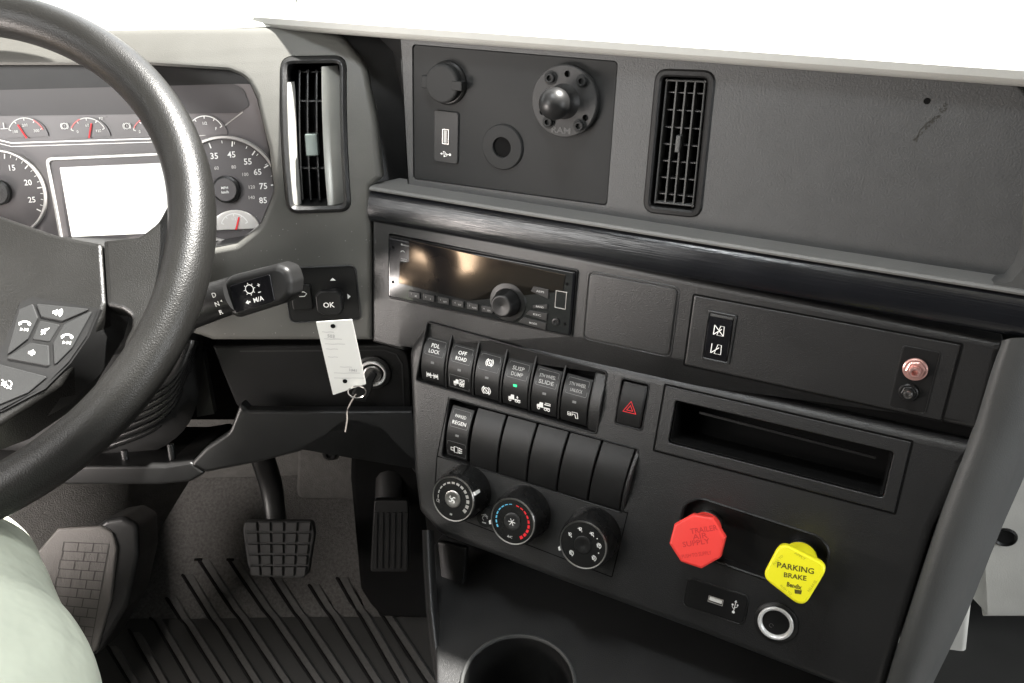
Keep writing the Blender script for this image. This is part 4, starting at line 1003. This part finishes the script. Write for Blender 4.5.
# hazard button
hzb = L.box((622, 378), (650, 384), (642, 430), (614, 424)); g = .0008
hb_ = thing('hazard_button', L.pt((hzb[0] + hzb[1]) / 2, hzb[2]), 'black hazard light button with a red double triangle', 'hazard button')
fq = quad(L, [(623, 380), (649, 386), (641, 429), (615, 423)], 0, 1)
bod = qbarrel(fq, .03, .97, .02, .98, .0005, .0030, 'button', m_dark2, hb_, bev=.0012)
link('button_frame', ringprism(L, rbox(hzb[0] - .0006, hzb[1] + .0006, hzb[2] - .0006, hzb[3] + .0006, .003), rbox(hzb[0] + g, hzb[1] - g, hzb[2] + g, hzb[3] - g, .0025), -.01, .0006), m_black, hb_)
mk = Marks(L, .0038); c = fq(.5, .58)
for s in (.0066, .0030): mk.stroke([(c[0] + s * math.sin(a), c[1] + s * math.cos(a)) for a in (0, 2.094, 4.189)], .0009, True)
mk.done('warning_triangle', m_redpr, hb_)
# lane departure switch
lsb = M.box((708, 309), (737, 315), (730, 364), (702, 358))
ls = thing('lane_assist_switch', M.pt((lsb[0] + lsb[1]) / 2, lsb[2]), 'glossy black rocker with two white lane-departure pictograms on the wide carrier plate', 'rocker switch')
link('switch_bezel', ringprism(M, rbox(*lsb, .002), rbox(lsb[0] + .0017, lsb[1] - .0017, lsb[2] + .0017, lsb[3] - .0017, .0015), .0005, .0026, bev=.0006), m_dark, ls)
fr = lambda t, s: (lsb[0] + .0017 + (lsb[1] - lsb[0] - .0034) * t, lsb[3] - .0017 - (lsb[3] - lsb[2] - .0034) * s)
bm = barrel(M, *[fr(0, 0)[0] + .0004, fr(1, 0)[0] - .0004, fr(0, 1)[1], fr(0, 0)[1] - .003], .0020, .002, nb=0)
link('rocker', bm, m_gloss, ls)
link('rocker_top_edge', prism(M, rbox(fr(0, 0)[0] + .0006, fr(1, 0)[0] - .0006, fr(0, 0)[1] - .003, fr(0, 0)[1] - .0004, .0004), 0, .0022, .0008), m_side, ls)
mk = Marks(M, .0043)
for sy in (.33, .74):
    c = fr(.5, sy); z = .0040
    mk.stroke([(c[0] - z, c[1] + z), (c[0] - z, c[1] - z)], .0007); mk.stroke([(c[0] - z * .3, c[1] - z), (c[0] + z * .2, c[1] + z), (c[0] + z * .9, c[1] + z), (c[0] + z * 1.0, c[1] - z)], .0006, True); mk.stroke([(c[0] - z, c[1] - z), (c[0] + z * .5, c[1] + z * .4)], .0007)
    if sy < .5: mk.stroke([(c[0] - z, c[1] + z), (c[0] + z, c[1] - z)], .0007)
mk.done('lane_pictogram', m_white, ls)
# air line fittings
fb = M.box((904, 345), (940, 353), (924, 413), (889, 405))
pf_ = thing('air_fitting_plate', M.pt((fb[0] + fb[1]) / 2, fb[2]), 'dark plate with a copper-pink hex air fitting above a smaller black one', 'air fittings')
link('plate', prism(M, rbox(*fb, .002), .0005, .0016, .0005), m_dark2, pf_)
link('plate_edge', ringprism(M, inset(rbox(*fb, .002), -.0006), rbox(*fb, .002), .0005, .0017, bev=.0001), m_dark, pf_)
def fitting(x, y, s, mt, name):
    a = M.uv(x, y, .006); H_ = M.sub(a[0], a[1], .0015)
    hexp = lambda r: [(r * math.cos(R_(60 * k + 15)), r * math.sin(R_(60 * k + 15))) for k in range(6)]
    o_ = link(name, prism(H_, rpoly(hexp(.0105 * s), .001), 0, .0055 * s, .0012), mt, pf_)
    link('fitting_collar', lathe(H_, [(.0128 * s, 0), (.0128 * s, .0018), (.0115 * s, .0024), (.009 * s, .0024)], 36, cap=False), mt, o_)
    link('fitting_nipple', lathe(H_, [(.0062 * s, .005 * s), (.0062 * s, .012 * s), (.0052 * s, .0135 * s), (.0034 * s, .0135 * s), (.0034 * s, .006 * s), (.0001, .006 * s)], 32), m_steel if mt is not m_copper else m_copper, o_)
fitting(915, 371, .66, m_copper, 'copper_fitting'); fitting(908, 394, .52, m_black, 'black_fitting')

# ================================================================== CLIMATE KNOBS
def climate(fx, fy, label, marks, cap_m, r=.0228, hgt=.028):
    a = L.uv(fx, fy, hgt); S = L.sub(a[0], a[1], 0)
    k = thing('climate_knob', S.O, label, 'climate knob', 'climate control knobs')
    link('knob_body', lathe(S, [(r * 1.12, 0), (r * 1.10, .004), (r * 1.06, .012), (r * 1.05, hgt - .008), (r * 1.0, hgt - .004), (r * .99, hgt - .0015), (r * .94, hgt)], 64, fl=lambda i, h: (.012 if i % 2 else 0) if .005 < h < hgt - .009 else 0), m_rib, k, smooth=50)
    link('bright_ring', lathe(S, [(r * .97, hgt - .0012), (r * .93, hgt + .0006), (r * .89, hgt + .0004), (r * .89, hgt - .001)], 64, cap=False), m_steel, k, smooth=60)
    f = link('knob_face', lathe(S, [(r * .9, hgt - .003), (r * .9, hgt - .0004), (.0001, hgt - .0001)], 64), m_black, k)
    link('face_center', lathe(S, [(r * .36, hgt - .0005), (r * .36, hgt + .0006), (r * .30, hgt + .0012), (r * .1, hgt + .0002), (.0001, hgt)], 40), cap_m, k, smooth=60)
    marks(S, r, hgt, k); return S, k
def pointer(S, r, hgt, k, ang):
    c, s = math.cos(R_(ang)), math.sin(R_(ang)); P_ = Pl(S.pt(r * 1.03 * c, r * 1.03 * s, hgt - .006), S.U * -s + S.V * c, S.N); 
    link('pointer_mark', prism(P_, rbox(-.0016, .0016, -.004, .0055, .0004), -.001, .0007, .0002), m_white, k)
def m_fan(S, r, h, k):
    mk = Marks(S, h + .0003)
    for i in range(14): a0 = 210 - i * 18; mk.arc(0, 0, r * (.68), a0, a0 - 12, .0006 + .00022 * i, 3)
    mk.arc(-r * .66, -r * .25, .0014, 0, 360, .0004); mk.text('fan', 0, -r * .6, .0018) if 0 else None
    mk.stroke([(-.0012, -r * .66), (.0012, -r * .66)], .0018); mk.done('fan_scale', m_silver, k)
    mk = Marks(S, h + .0016)
    for a in (30, 120, 210, 300): mk.arc(.0022 * math.cos(R_(a)), .0022 * math.sin(R_(a)), .0014, a, a + 200, .0009, 8)
    mk.done('fan_symbol', m_white, k); pointer(S, r, h, k, 28)
def m_temp(S, r, h, k):
    mk = Marks(S, h + .0003)
    for i in range(8): a0 = 215 - i * 15; mk.arc(0, 0, r * .70, a0, a0 - 10, .0016 - .00012 * i, 3)
    mk.done('cold_scale', m_bluepr, k); mk = Marks(S, h + .0003)
    for i in range(9): a0 = 85 - i * 16; mk.arc(0, 0, r * .70, a0, a0 - 11, .0010 + .00022 * i, 3)
    mk.done('hot_scale', m_redpr, k)
    mk = Marks(S, h + .0016)
    for a in (0, 60, 120): mk.stroke([(-.0034 * math.cos(R_(a)), -.0034 * math.sin(R_(a))), (.0034 * math.cos(R_(a)), .0034 * math.sin(R_(a)))], .0006)
    mk.text('A/C', 0, -r * .62, .0022) ; mk.done('snowflake_symbol', m_white, k); pointer(S, r, h, k, 200)
def m_mode(S, r, h, k):
    mk = Marks(S, h + .0003)
    for a, t in ((155, 0), (108, 1), (62, 1), (15, 2), (-38, 3), (228, 4)):
        x, y = r * .62 * math.cos(R_(a)), r * .62 * math.sin(R_(a)); z = .0017
        mk.stroke([(x - z * .9, y + z * .9), (x - z * .4, y - z * .7), (x + z * .9, y - z * .7), (x + z * .9, y - z * 1.4)], .0006)
        mk.arc(x + .1 * z, y + z * .4, z * .5, 0, 360, .0005, 8)
        if t >= 2: mk.arc(x, y, z * 1.4, -60, 120, .0005, 8)
        if t == 1: mk.stroke([(x - z * 1.6, y), (x - z * .8, y)], .0005)
    for a in (40, -10): mk.poly(circ(r * .66 * math.cos(R_(a)), r * .66 * math.sin(R_(a)), .0006, 8))
    mk.done('airflow_symbols', m_white, k); pointer(S, r, h, k, 207)
climate(453, 499, 'black fan speed knob with a ring of growing white bars, nearest the console edge', m_fan, m_steel)
climate(512.5, 521.5, 'black temperature knob with blue and red scales and a snowflake', m_temp, m_dark)
climate(583, 545, 'black airflow knob with white seat and windscreen symbols round its face', m_mode, m_dark2)
a = L.uv(485, 518, .008); S = L.sub(a[0], a[1], 0)
acb = thing('air_button', S.O, 'small round grey recirculation button tucked beside the temperature knob', 'button')
link('button_cap', lathe(S, [(.0095, 0), (.0095, .006), (.0088, .0078), (.0001, .0083)], 36), m_dark2, acb)
mk = Marks(S, .0086); mk.stroke([(-.004, .002), (0, .004), (.003, .002)], .0006); mk.arc(.0002, 0, .0024, 0, 250, .0006); mk.stroke([(-.002, -.0045), (.002, -.0045)], .0012); mk.done('air_symbol', m_grey, acb)

# ================================================================== BRAKE VALVES AND LOWER SOCKETS
link('valve_recess_floor', prism(L, rpoly(st, .013, 8), -.0125, -.011), m_dark2, dash)
link('valve_recess_rim', ringprism(L, inset(rpoly(st, .013, 8), -.0018), inset(rpoly(st, .013, 8), .0004), -.011, .0012, bev=.001), m_dark2, dash)
def valve(x, y, hgt, outline, mt, name, label, thk, rot, stem_r, rc_=.002):
    a = L.uv(x, y, hgt); S = L.sub(a[0], a[1], 0, rot)
    S2 = S.sub(0, 0, hgt, tilt=R_(-12))
    outline = rpoly(S2.q(outline), rc_, 6)
    v = thing(name, S.pt(0, 0, -.01), label, 'brake valve knob')
    link('knob_cap', prism(S2, outline, -thk, 0, .0022, bseg=4), mt, v, smooth=50)
    link('knob_neck', lathe(S, [(stem_r, .004), (stem_r, hgt - thk * .8), (stem_r * 1.15, hgt - thk * .5)], 32), mt, v)
    link('valve_stem', lathe(S, [(.011, -.011), (.011, -.004), (.006, -.003), (.006, .006)], 28), m_steel, v)
    return S2, v
rr_ = .0222; oc = rpoly([(rr_ * math.cos(R_(45 * k + 12)), rr_ * math.sin(R_(45 * k + 12))) for k in range(8)], .002, 4)
oc = [(692, 514), (713, 517.5), (725, 538), (720, 558), (701, 569), (680.5, 562), (669, 544), (674, 524)]
S2, v = valve(697, 541, .036, oc, m_red, 'trailer_air_valve', 'faded red octagonal trailer air supply knob', .009, 0, .0135)
mk = Marks(S2, .0002)
for t, y, wd in (('TRAILER', .0105, .022), ('AIR', .0045, .012), ('SUPPLY', -.0015, .022)): mk.text(t, y * .30, y, .0042, wd, rot=R_(25), bold=.01)
mk.stroke([(-.014, -.006), (.014, .008)], .0006) if 0 else None
for i, t in enumerate(('PUSH TO SUPPLY',)): mk.text(t, .002, -.0105, .0030, .024, rot=R_(25))
mk.done('embossed_lettering', m_redin, v)
hw = .0240
dia = rpoly([(-hw, .0045), (-.0045, hw * 1.05), (hw, .0085), (.004, -hw * 1.05)], .010, 6)
dia = [(780, 541.5), (829, 566), (803, 609), (761.5, 577)]
S2, v = valve(795, 573.5, .036, dia, m_yel, 'parking_brake_valve', 'bright yellow diamond-shaped knob reading PARKING BRAKE', .009, R_(8), .0135, .0085)
mk = Marks(S2, .0002); mk.text('PARKING', 0, .0042, .0044, .027, rot=R_(-4) + R_(3), bold=.02); mk.text('BRAKE', .0003, -.0022, .0037, .0165, rot=0, bold=.02)
mk.text('Bendix', .0002, -.0093, .0036, .011, rot=R_(-4), bold=.03); mk.poly([(.0005, -.0118), (.006, -.0118), (.0055, -.0148), (.001, -.0150)]); mk.done('lettering', m_yelink, v)
mk = Marks(S2, .0002); mk.text('PULL TO', *S2.uv(778, 560), .0018, .010, rot=R_(52)); mk.text('APPLY', *S2.uv(800, 556), .0018, .009, rot=R_(-24)); mk.text('PUSH TO', *S2.uv(786, 590), .0018, .010, rot=R_(-33)); mk.text('RELEASE', *S2.uv(812, 586), .0018, .010, rot=R_(63)); mk.done('border_lettering', m_yelfnt, v)
lb_ = L.box((687, 577), (749, 596), (743, 624), (684, 605))
lu = thing('usb_port', L.pt((lb_[0] + lb_[1]) / 2, lb_[2]), 'wide dark plate with a horizontal USB slot and trident mark, below the red knob', 'usb port', 'usb ports')
link('port_plate', prism(L, rbox(*lb_, .005), 0, .0012, .0006), m_dark2, lu); link('plate_rim', ringprism(L, inset(rbox(*lb_, .005), -.0007), rbox(*lb_, .005), -.001, .0015, bev=.0002), m_dark, lu)
a = L.box((709, 595), (724, 599), (723, 605), (708, 601)); link('port_shell', ringprism(L, rbox(*a, .0003, 2), rbox(a[0] + .0005, a[1] - .0005, a[2] + .0005, a[3] - .0005, .0003, 2), .001, .0022, bev=.0001), m_silver, lu)
link('port_tongue', prism(L, rbox(a[0] + .001, a[1] - .001, a[2] + .0016, a[3] - .0007, .0002, 2), .001, .0019), m_white, lu)
mk = Marks(L, .0014); c = L.uv(735, 606); usbmark(mk, c[0], c[1], .00125, R_(88)); mk.done('trident_mark', m_white, lu)
S = L.sub(*L.uv(776, 622), 0)
so_ = thing('power_outlet', S.O, 'round power outlet with a bright chrome ring, below the yellow knob', 'power socket')
link('outlet_bezel', lathe(S, [(.0175, 0), (.0175, .0014), (.016, .0026), (.0145, .0030), (.0142, .001)], 48, cap=False), m_black, so_)
link('chrome_ring', lathe(S, [(.0145, .001), (.0142, .0030), (.0130, .0036), (.0112, .0028), (.0108, 0)], 48, cap=False), m_bright, so_, smooth=60)
link('outlet_well', lathe(S, [(.0118, .0012), (.0116, .0005), (.0001, .0004)], 40, cap=False), m_black, so_)
mk = Marks(S, .0006); mk.arc(-.003, -.004, .0016, 0, 300, .0005, 10); mk.done('contact', m_steel, so_)
# cup holder
ch = thing('cup_holder', T.pt(0, 0, -.07), 'round black cup holder with a grey rim sunk in the console tray', 'cup holder')
link('cup_rim', lathe(T, [(rc * .955, -.01), (rc * .965, .001), (rc * .985, .003), (rc * 1.015, .0025), (rc * 1.03, 0)], 72, cap=False), m_side, ch, smooth=60)
link('cup_well', lathe(T, [(rc * .955, 0), (rc * .93, -.07), (.0001, -.072)], 56, cap=False), m_black, ch)

# ================================================================== CAB ROOF (unseen overhead, edges set to shade the knee and the footwell)
Rf = Pl((0, 0, 1.62), (1, 0, 0), (0, 1, 0))
ro = link('unseen_cab_roof', prism(Rf, rbox(-1.15, .88, -1.0, .72, .05), 0, .03), m_beige)
tag(ro, 'unseen pale cab headliner with an opening added for light above the seats', 'roof')
m_sky = mat('bright_sky', (.95, .98, 1.0), .9, emit=.28, var=.02)
bm = bmesh.new(); loft(bm, [[Vector((x, 3.2 - .12 * x * x, z)) for z in (-.5, 1.0, 2.6)] for x in (-4, -2, 0, 2, 4)], False)
tag(link('sky', bm, m_sky, smooth=80), kind='structure')
cut(ro, [prism(Rf, rbox(-.62, -.02, .13, .57, .03), -.1, .1)])  # opening added for the overhead lamp and a patch of sun
# ================================================================== FLOOR AND FOOTWELL
YF = at_z(250, 618, 0).y; XR = at_z(430, 640, 0)
ZT = .17; YT = YF + .15
# toe board passes through pixel rows 618 (z=0) and 476
d = ray(250, 476)
SL = math.tan(R_(38)); t = (0 - CPOS.z - (0 - YF) * SL) ; # z = (y-YF)*SL
tt = (-CPOS.z - YF * SL) / (d.z - d.y * SL); top = CPOS + d * tt; YT, ZT = top.y, top.z
def surf_at(px, py):
    """point of the carpet under a pixel: flat floor or sloping toe board"""
    p = at_z(px, py, 0)
    if p.y <= YF: return p
    d = ray(px, py); return CPOS + d * ((-CPOS.z - YF * SL) / (d.z - d.y * SL))
bm = bmesh.new()
loft(bm, [[Vector((-1.6, -.8, 0)), Vector((-1.6, YF, 0)), Vector((-1.6, YT, ZT))], [Vector((1.8, -.8, 0)), Vector((1.8, YF, 0)), Vector((1.8, YT, ZT))]], False)
tag(link('floor', bm, m_carpet, smooth=10), kind='structure')
bm = bmesh.new()
loft(bm, [[Vector((-1.6, YT - .002, ZT - .01)), Vector((-1.6, YT + .06, ZT + .7))], [Vector((1.8, YT - .002, ZT - .01)), Vector((1.8, YT + .06, ZT + .7))]], False)
tag(link('firewall', bm, m_wall), 'grey lined footwell bulkhead behind the pedals', 'bulkhead')
# floor mat with ribs over flat floor and toe board
fm = thing('floor_mat', (-.1, YF, 0), 'dark grey floor mat with long diagonal grooves under the pedals', 'floor mat')
P0 = Pl((0, YF, .004), (1, 0, 0), (0, -1, 0)); 
def fl(x, y, h=.004): p = surf_at(x, y); return p + Vector((0, 0, h)) if p.y <= YF else p + Vector((0, -math.sin(R_(38)), math.cos(R_(38)))) * h
bm = bmesh.new(); rows = []
for y in (619, 640, 665, 700, 740): rows.append([fl(x, y) for x in (60, 130, 200, 280, 360, 440)])
loft(bm, rows, False); mflat = link('mat_flat', bm, m_mat, fm)
bm = bmesh.new(); rows = []
poly_rows = [(478, 185), (520, 160), (560, 140), (600, 118), (618, 108)]
for y, xl in poly_rows: rows.append([fl(xl + (440 - xl) * k / 5, y, .003) for k in range(6)])
loft(bm, rows, False); link('mat_slope', bm, m_carpet, fm)
def groove(x0, y0, x1, y1):
    bm = bmesh.new(); n_ = 14; rows = []
    for k in range(n_ + 1):
        x, y = x0 + (x1 - x0) * k / n_, y0 + (y1 - y0) * k / n_
        p = fl(x, y, .0052); rows.append([p + Vector((-.0030, 0, -.0012)), p + Vector((-.0012, 0, .0018)), p + Vector((.0012, 0, .0018)), p + Vector((.0030, 0, -.0012))])
    loft(bm, rows, False); link('groove', bm, m_void, fm)
    bm = bmesh.new(); rows = []
    for k in range(n_ + 1):
        x, y = x0 + (x1 - x0) * k / n_, y0 + (y1 - y0) * k / n_; h = .0035 * min(1, k / 2)
        p = fl(x, y, .004); X = Vector((1, 0, 0)); rows.append([p + X * .002, p + X * .0032 + Vector((0, -.3, 1)) * h, p + X * .0125 + Vector((0, -.3, 1)) * h, p + X * .0155])
    loft(bm, rows, False); link('raised_rib', bm, m_rmat, fm)
for x0, y0, x1, y1 in ((365, 590, 430, 690), (168, 598, 232, 700), (184, 575, 262, 700), (200, 560, 292, 700), (230, 560, 325, 700), (272, 578, 352, 700), (310, 585, 382, 700), (338, 578, 402, 690), (152, 618, 200, 700), (130, 632, 168, 700), (108, 648, 140, 700)):
    groove(x0, y0, x1, y1)
for x0, y0 in ((197, 560), (229, 560)):
    bm = bmesh.new(); a, b = fl(x0 - 1, y0, .006), fl(x0 + 6, y0, .006); tube([a, b], .002, 6, bm); link('rib_end', bm, m_void, fm)
# left kick panel (door side)
bm = bmesh.new()
a = [at_depth(x, y, d_) for x, y, d_ in ((-260, 470, .9), (60, 476, 1.18), (130, 476, 1.25), (200, 476, 1.34))]
b = [at_depth(x, y, d_) for x, y, d_ in ((-260, 760, .9), (40, 740, 1.0), (92, 655, 1.10), (116, 612, 1.27))]
loft(bm, [a, b], False)
tag(link('kick_panel', bm, m_wall, smooth=70), 'grey lining panel on the door side of the footwell', 'kick panel')
# foot rest
fr_ = thing('foot_rest', at_depth(95, 655, 1.05), 'worn grey foot rest pad with a brick-shaped tread on the door side', 'foot rest')
Fp = Pl(at_depth(90, 585, 1.03), Vector((.98, .18, .02)), Vector((0.02, .55, .83)))
pad = Fp.q([(58, 528), (101, 526), (113, 533), (117, 548), (111, 600), (97, 650), (88, 656), (20, 640), (30, 560)])
link('foot_rest_pad', prism(Fp, rpoly(pad, .006, 4), -.006, 0, .003), m_pad, fr_)
side = Fp.q([(90, 531), (106, 519), (124, 516), (138, 524), (139, 556), (128, 606), (100, 652), (92, 657)], -.005)
link('foot_rest_base', prism(Fp, rpoly(side, .01, 5), -.09, -.0045, .006), m_black, fr_)
mk = Marks(Fp, .0006)
ctr = Fp.q([(64, 542), (109, 544), (91, 646), (44, 640)]); a, b, c, d = [Vector(p) for p in ctr]
q2 = lambda s, t: a.lerp(b, s).lerp(d.lerp(c, s), t)
NR = 11
for i in range(NR + 1): mk.stroke([tuple(q2(0, i / NR)), tuple(q2(1, i / NR))], .0010)
for i in range(NR):
    for s in ((.0, .33, .66, 1) if i % 2 == 0 else (0.02, .5, .8, 1)): mk.stroke([tuple(q2(s, i / NR)), tuple(q2(s, (i + 1) / NR))], .0010)
mk.done('tread_pattern', m_line, fr_)
# brake pedal
bp = thing('brake_pedal', at_depth(278, 548, 1.06), 'square black rubber brake pedal on a curved hanging arm', 'pedal', 'pedals')
PP = Pl(at_depth(278, 548, 1.06), Vector((1, 0, 0)), Vector((0, .55, .83)))
po = PP.q([(244, 521), (312, 521), (314, 535), (308, 574), (302, 579), (252, 577), (247, 565), (242, 532)])
link('pedal_pad', prism(PP, rpoly(po, .006, 5), -.012, -.002, .002), m_rub, bp)
ce = PP.q([(244, 521), (312, 521), (306, 577), (250, 576)]); a, b, c, d = [Vector(p) for p in ce]
q3 = lambda s, t: a.lerp(b, s).lerp(d.lerp(c, s), t)
bm = bmesh.new()
for i in range(5):
    for j in range(5):
        g = .07; s0, s1 = (i + g + .02) / 5, (i + 1 - g) / 5; t0, t1 = (j + g + .02) / 5, (j + 1 - g) / 5
        prism(PP, rpoly([tuple(q3(s0, t0)), tuple(q3(s1, t0)), tuple(q3(s1, t1)), tuple(q3(s0, t1))], .001, 2), -.003, .0012, .0008, bm=bm, bseg=1)
link('tread_blocks', bm, m_rub, bp)
arm = smooth_path([at_depth(x, y, dd) for x, y, dd in ((257, 440, 1.13), (264, 462, 1.12), (271, 485, 1.10), (274, 505, 1.09), (276, 526, 1.085))], 5)
link('pedal_arm', tube(arm, [.0165 - .004 * k / 20 for k in range(21)], 12, flat=.6), m_black, bp, smooth=60)
# accelerator
ap = thing('accelerator_pedal', at_depth(390, 570, 1.12), 'tall dark accelerator pedal with vertical ribs, in the shade of the console', 'pedal', 'pedals')
PA = Pl(at_depth(390, 535, 1.10), Vector((1, 0, 0)), Vector((0, .45, .89)))
link('pedal_pad', prism(PA, rpoly(PA.q([(374, 500), (408, 500), (408, 572), (370, 572)]), .004), -.012, 0, .002), m_black, ap)
bm = bmesh.new()
for k in range(6):
    x = 375 + k * 6; g = PA.q([(x, 512), (x + 3, 512), (x + 2, 568), (x - 1, 568)]); prism(PA, g, -.001, .002, .0006, bm=bm, bseg=1)
link('tread_ribs', bm, m_black, ap)
link('pedal_arm', tube([at_depth(390, 440, 1.16), at_depth(388, 505, 1.13)], .018, 10, flat=.5), m_black, ap)
# bulkhead bracket with bolt between the pedals
br = thing('bulkhead_plate', at_depth(330, 470, 1.25), 'pale grey moulded plate with a round bolt on the bulkhead behind the brake pedal', 'bulkhead plate')
PB = Pl(at_depth(330, 450, 1.26), Vector((1, 0, 0)), Vector((0, .1, .99)))
link('plate_body', prism(PB, rpoly(PB.q([(296, 500), (298, 440), (306, 420), (322, 405), (345, 405), (356, 440), (362, 480), (370, 500)]), .015), -.05, 0, .006), m_wall, br)
b_ = PB.sub(*PB.uv(330, 453), 0); link('bolt', lathe(b_, [(.0105, 0), (.0105, .004), (.008, .006), (.0055, .006), (.005, .002), (.0001, .002)], 28), m_black, br)

# dark sheet laid on the passenger floor in place of shade under the dash
bm = bmesh.new(); loft(bm, [[Vector((.25, -.2, .006)), Vector((.25, 2.2, .006))], [Vector((1.8, -.2, .006)), Vector((1.8, 2.2, .006))]], False)
tag(link('floor_mat', bm, m_mat), 'dark sheet added to shade the passenger side floor, lower right corner', 'floor mat')
dc = thing('footwell_shade_panel', at_depth(390, 560, 1.3), 'matt black panel added for shade on the console side of the footwell, behind the accelerator', 'shade panel')
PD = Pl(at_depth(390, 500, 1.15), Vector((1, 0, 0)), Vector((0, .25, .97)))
link('shade_panel_body', prism(PD, rpoly(PD.q([(352, 400), (450, 400), (475, 622), (380, 618), (360, 590), (350, 480)]), .012), -.06, 0, .008), m_void, dc)  # black panel added to imitate the shade beside the accelerator
# ================================================================== PASSENGER SIDE, LOWER RIGHT
pp = thing('passenger_seat_base', at_depth(955, 720, 1.2), 'pale grey moulded panel seen past the dashboard end, lower right', 'panel')
PS = Pl(at_depth(955, 640, 1.15), Vector((.97, -.22, 0)), Vector((0, .05, 1)))
link('panel_face', prism(PS, rpoly(PS.q([(880, 560), (975, 560), (973, 600), (962, 700), (960, 760), (880, 760)]), .01), -.05, 0, .008), m_beige, pp)
pw = thing('passenger_wall', at_depth(1010, 620, 1.12), 'light grey wall panel with a dark round clip at the right edge of the photo', 'wall panel')
PW = Pl(at_depth(1005, 560, 1.10), Vector((.93, -.36, 0)), Vector((0, .05, 1)))
link('panel_face', prism(PW, PW.q([(930, 300), (1250, 300), (1250, 618), (983, 618), (980, 560), (930, 560)]), -.05, 0, .006), m_beige, pw)
s_ = PW.sub(*PW.uv(1005, 537), 0); link('clip', lathe(s_, [(.0145, 0), (.014, .002), (.0125, .003), (.010, .001), (.0001, .0005)], 30), m_black, pw)

# ================================================================== DRIVER'S LEG
pe = thing('person', at_depth(20, 600, .65), 'seated driver in pale green trousers, one thigh and knee showing below the wheel', 'person')
path = [((-95, 1000), .42, .105), ((-78, 860), .47, .100), ((-64, 740), .52, .094), ((-60, 670), .57, .082), ((-56, 610), .62, .070), ((-50, 580), .66, .058), ((-56, 575), .72, .054), ((-70, 600), .80, .055), ((-90, 680), .95, .052), ((-100, 740), 1.1, .05)]
P3 = smooth_path([at_depth(x, y, d_) for (x, y), d_, r_ in path], 6)
rad_ = []
for k in range(len(P3)):
    f = k / 6; i = min(int(f), len(path) - 2); rad_.append(path[i][2] + (path[i + 1][2] - path[i][2]) * (f - i))
P3 = smooth_path(P3, 3); rad_ = [rad_[min(int(k / 3), len(rad_) - 1)] * (1 - (k % 3) / 3) + rad_[min(int(k / 3) + 1, len(rad_) - 1)] * (k % 3) / 3 for k in range(len(P3))]
bm = tube(P3, rad_, 96)
for v in bm.verts:
    p = v.co.copy(); v.co += Vector((math.sin(p.y * 60 + p.z * 30), math.cos(p.x * 55 + p.z * 40), math.sin(p.x * 70 - p.y * 35))) * .0012 + Vector((0, 0, 1)) * (.0022 * max(0, math.sin(p.x * 90 + p.y * 55 + 2 * math.sin(p.y * 22))) ** 3)
link('trouser_leg', bm, m_cloth, pe, smooth=80)

# ================================================================== DRIVER'S DOOR (seen reflected in the radio display)
dr = thing('cab_door', (-.98, .2, .1), 'driver side cab door with tan armrest strip and dark upper trim', 'door')
DP = Pl((-.98, .2, .5), (0, 1, 0), (0, 0, 1))
link('door_card', prism(DP, rbox(-.9, .75, -.4, .30, .03), -.03, 0, .005), m_dark, dr)
link('armrest', prism(DP, rpoly([(-.5, .095), (.2, .11), (.55, .12), (.6, .205), (.2, .165), (-.5, .13)], .01), 0, .05, .01), m_tan, dr)
link('window_frame', ringprism(DP, rbox(-.9, .75, .30, 1.05, .05), rbox(-.82, .67, .38, .98, .05), -.03, 0), m_dark, dr)

for o_ in bpy.data.objects:
    if o_.type == 'MESH' and len(o_.data.polygons) > 6:
        md = o_.modifiers.new('weighted_normal', 'WEIGHTED_NORMAL'); md.keep_sharp = True; md.weight = 50
for c_ in list(bpy.data.curves):
    if c_.users == 0: bpy.data.curves.remove(c_)
bpy.context.view_layer.update()
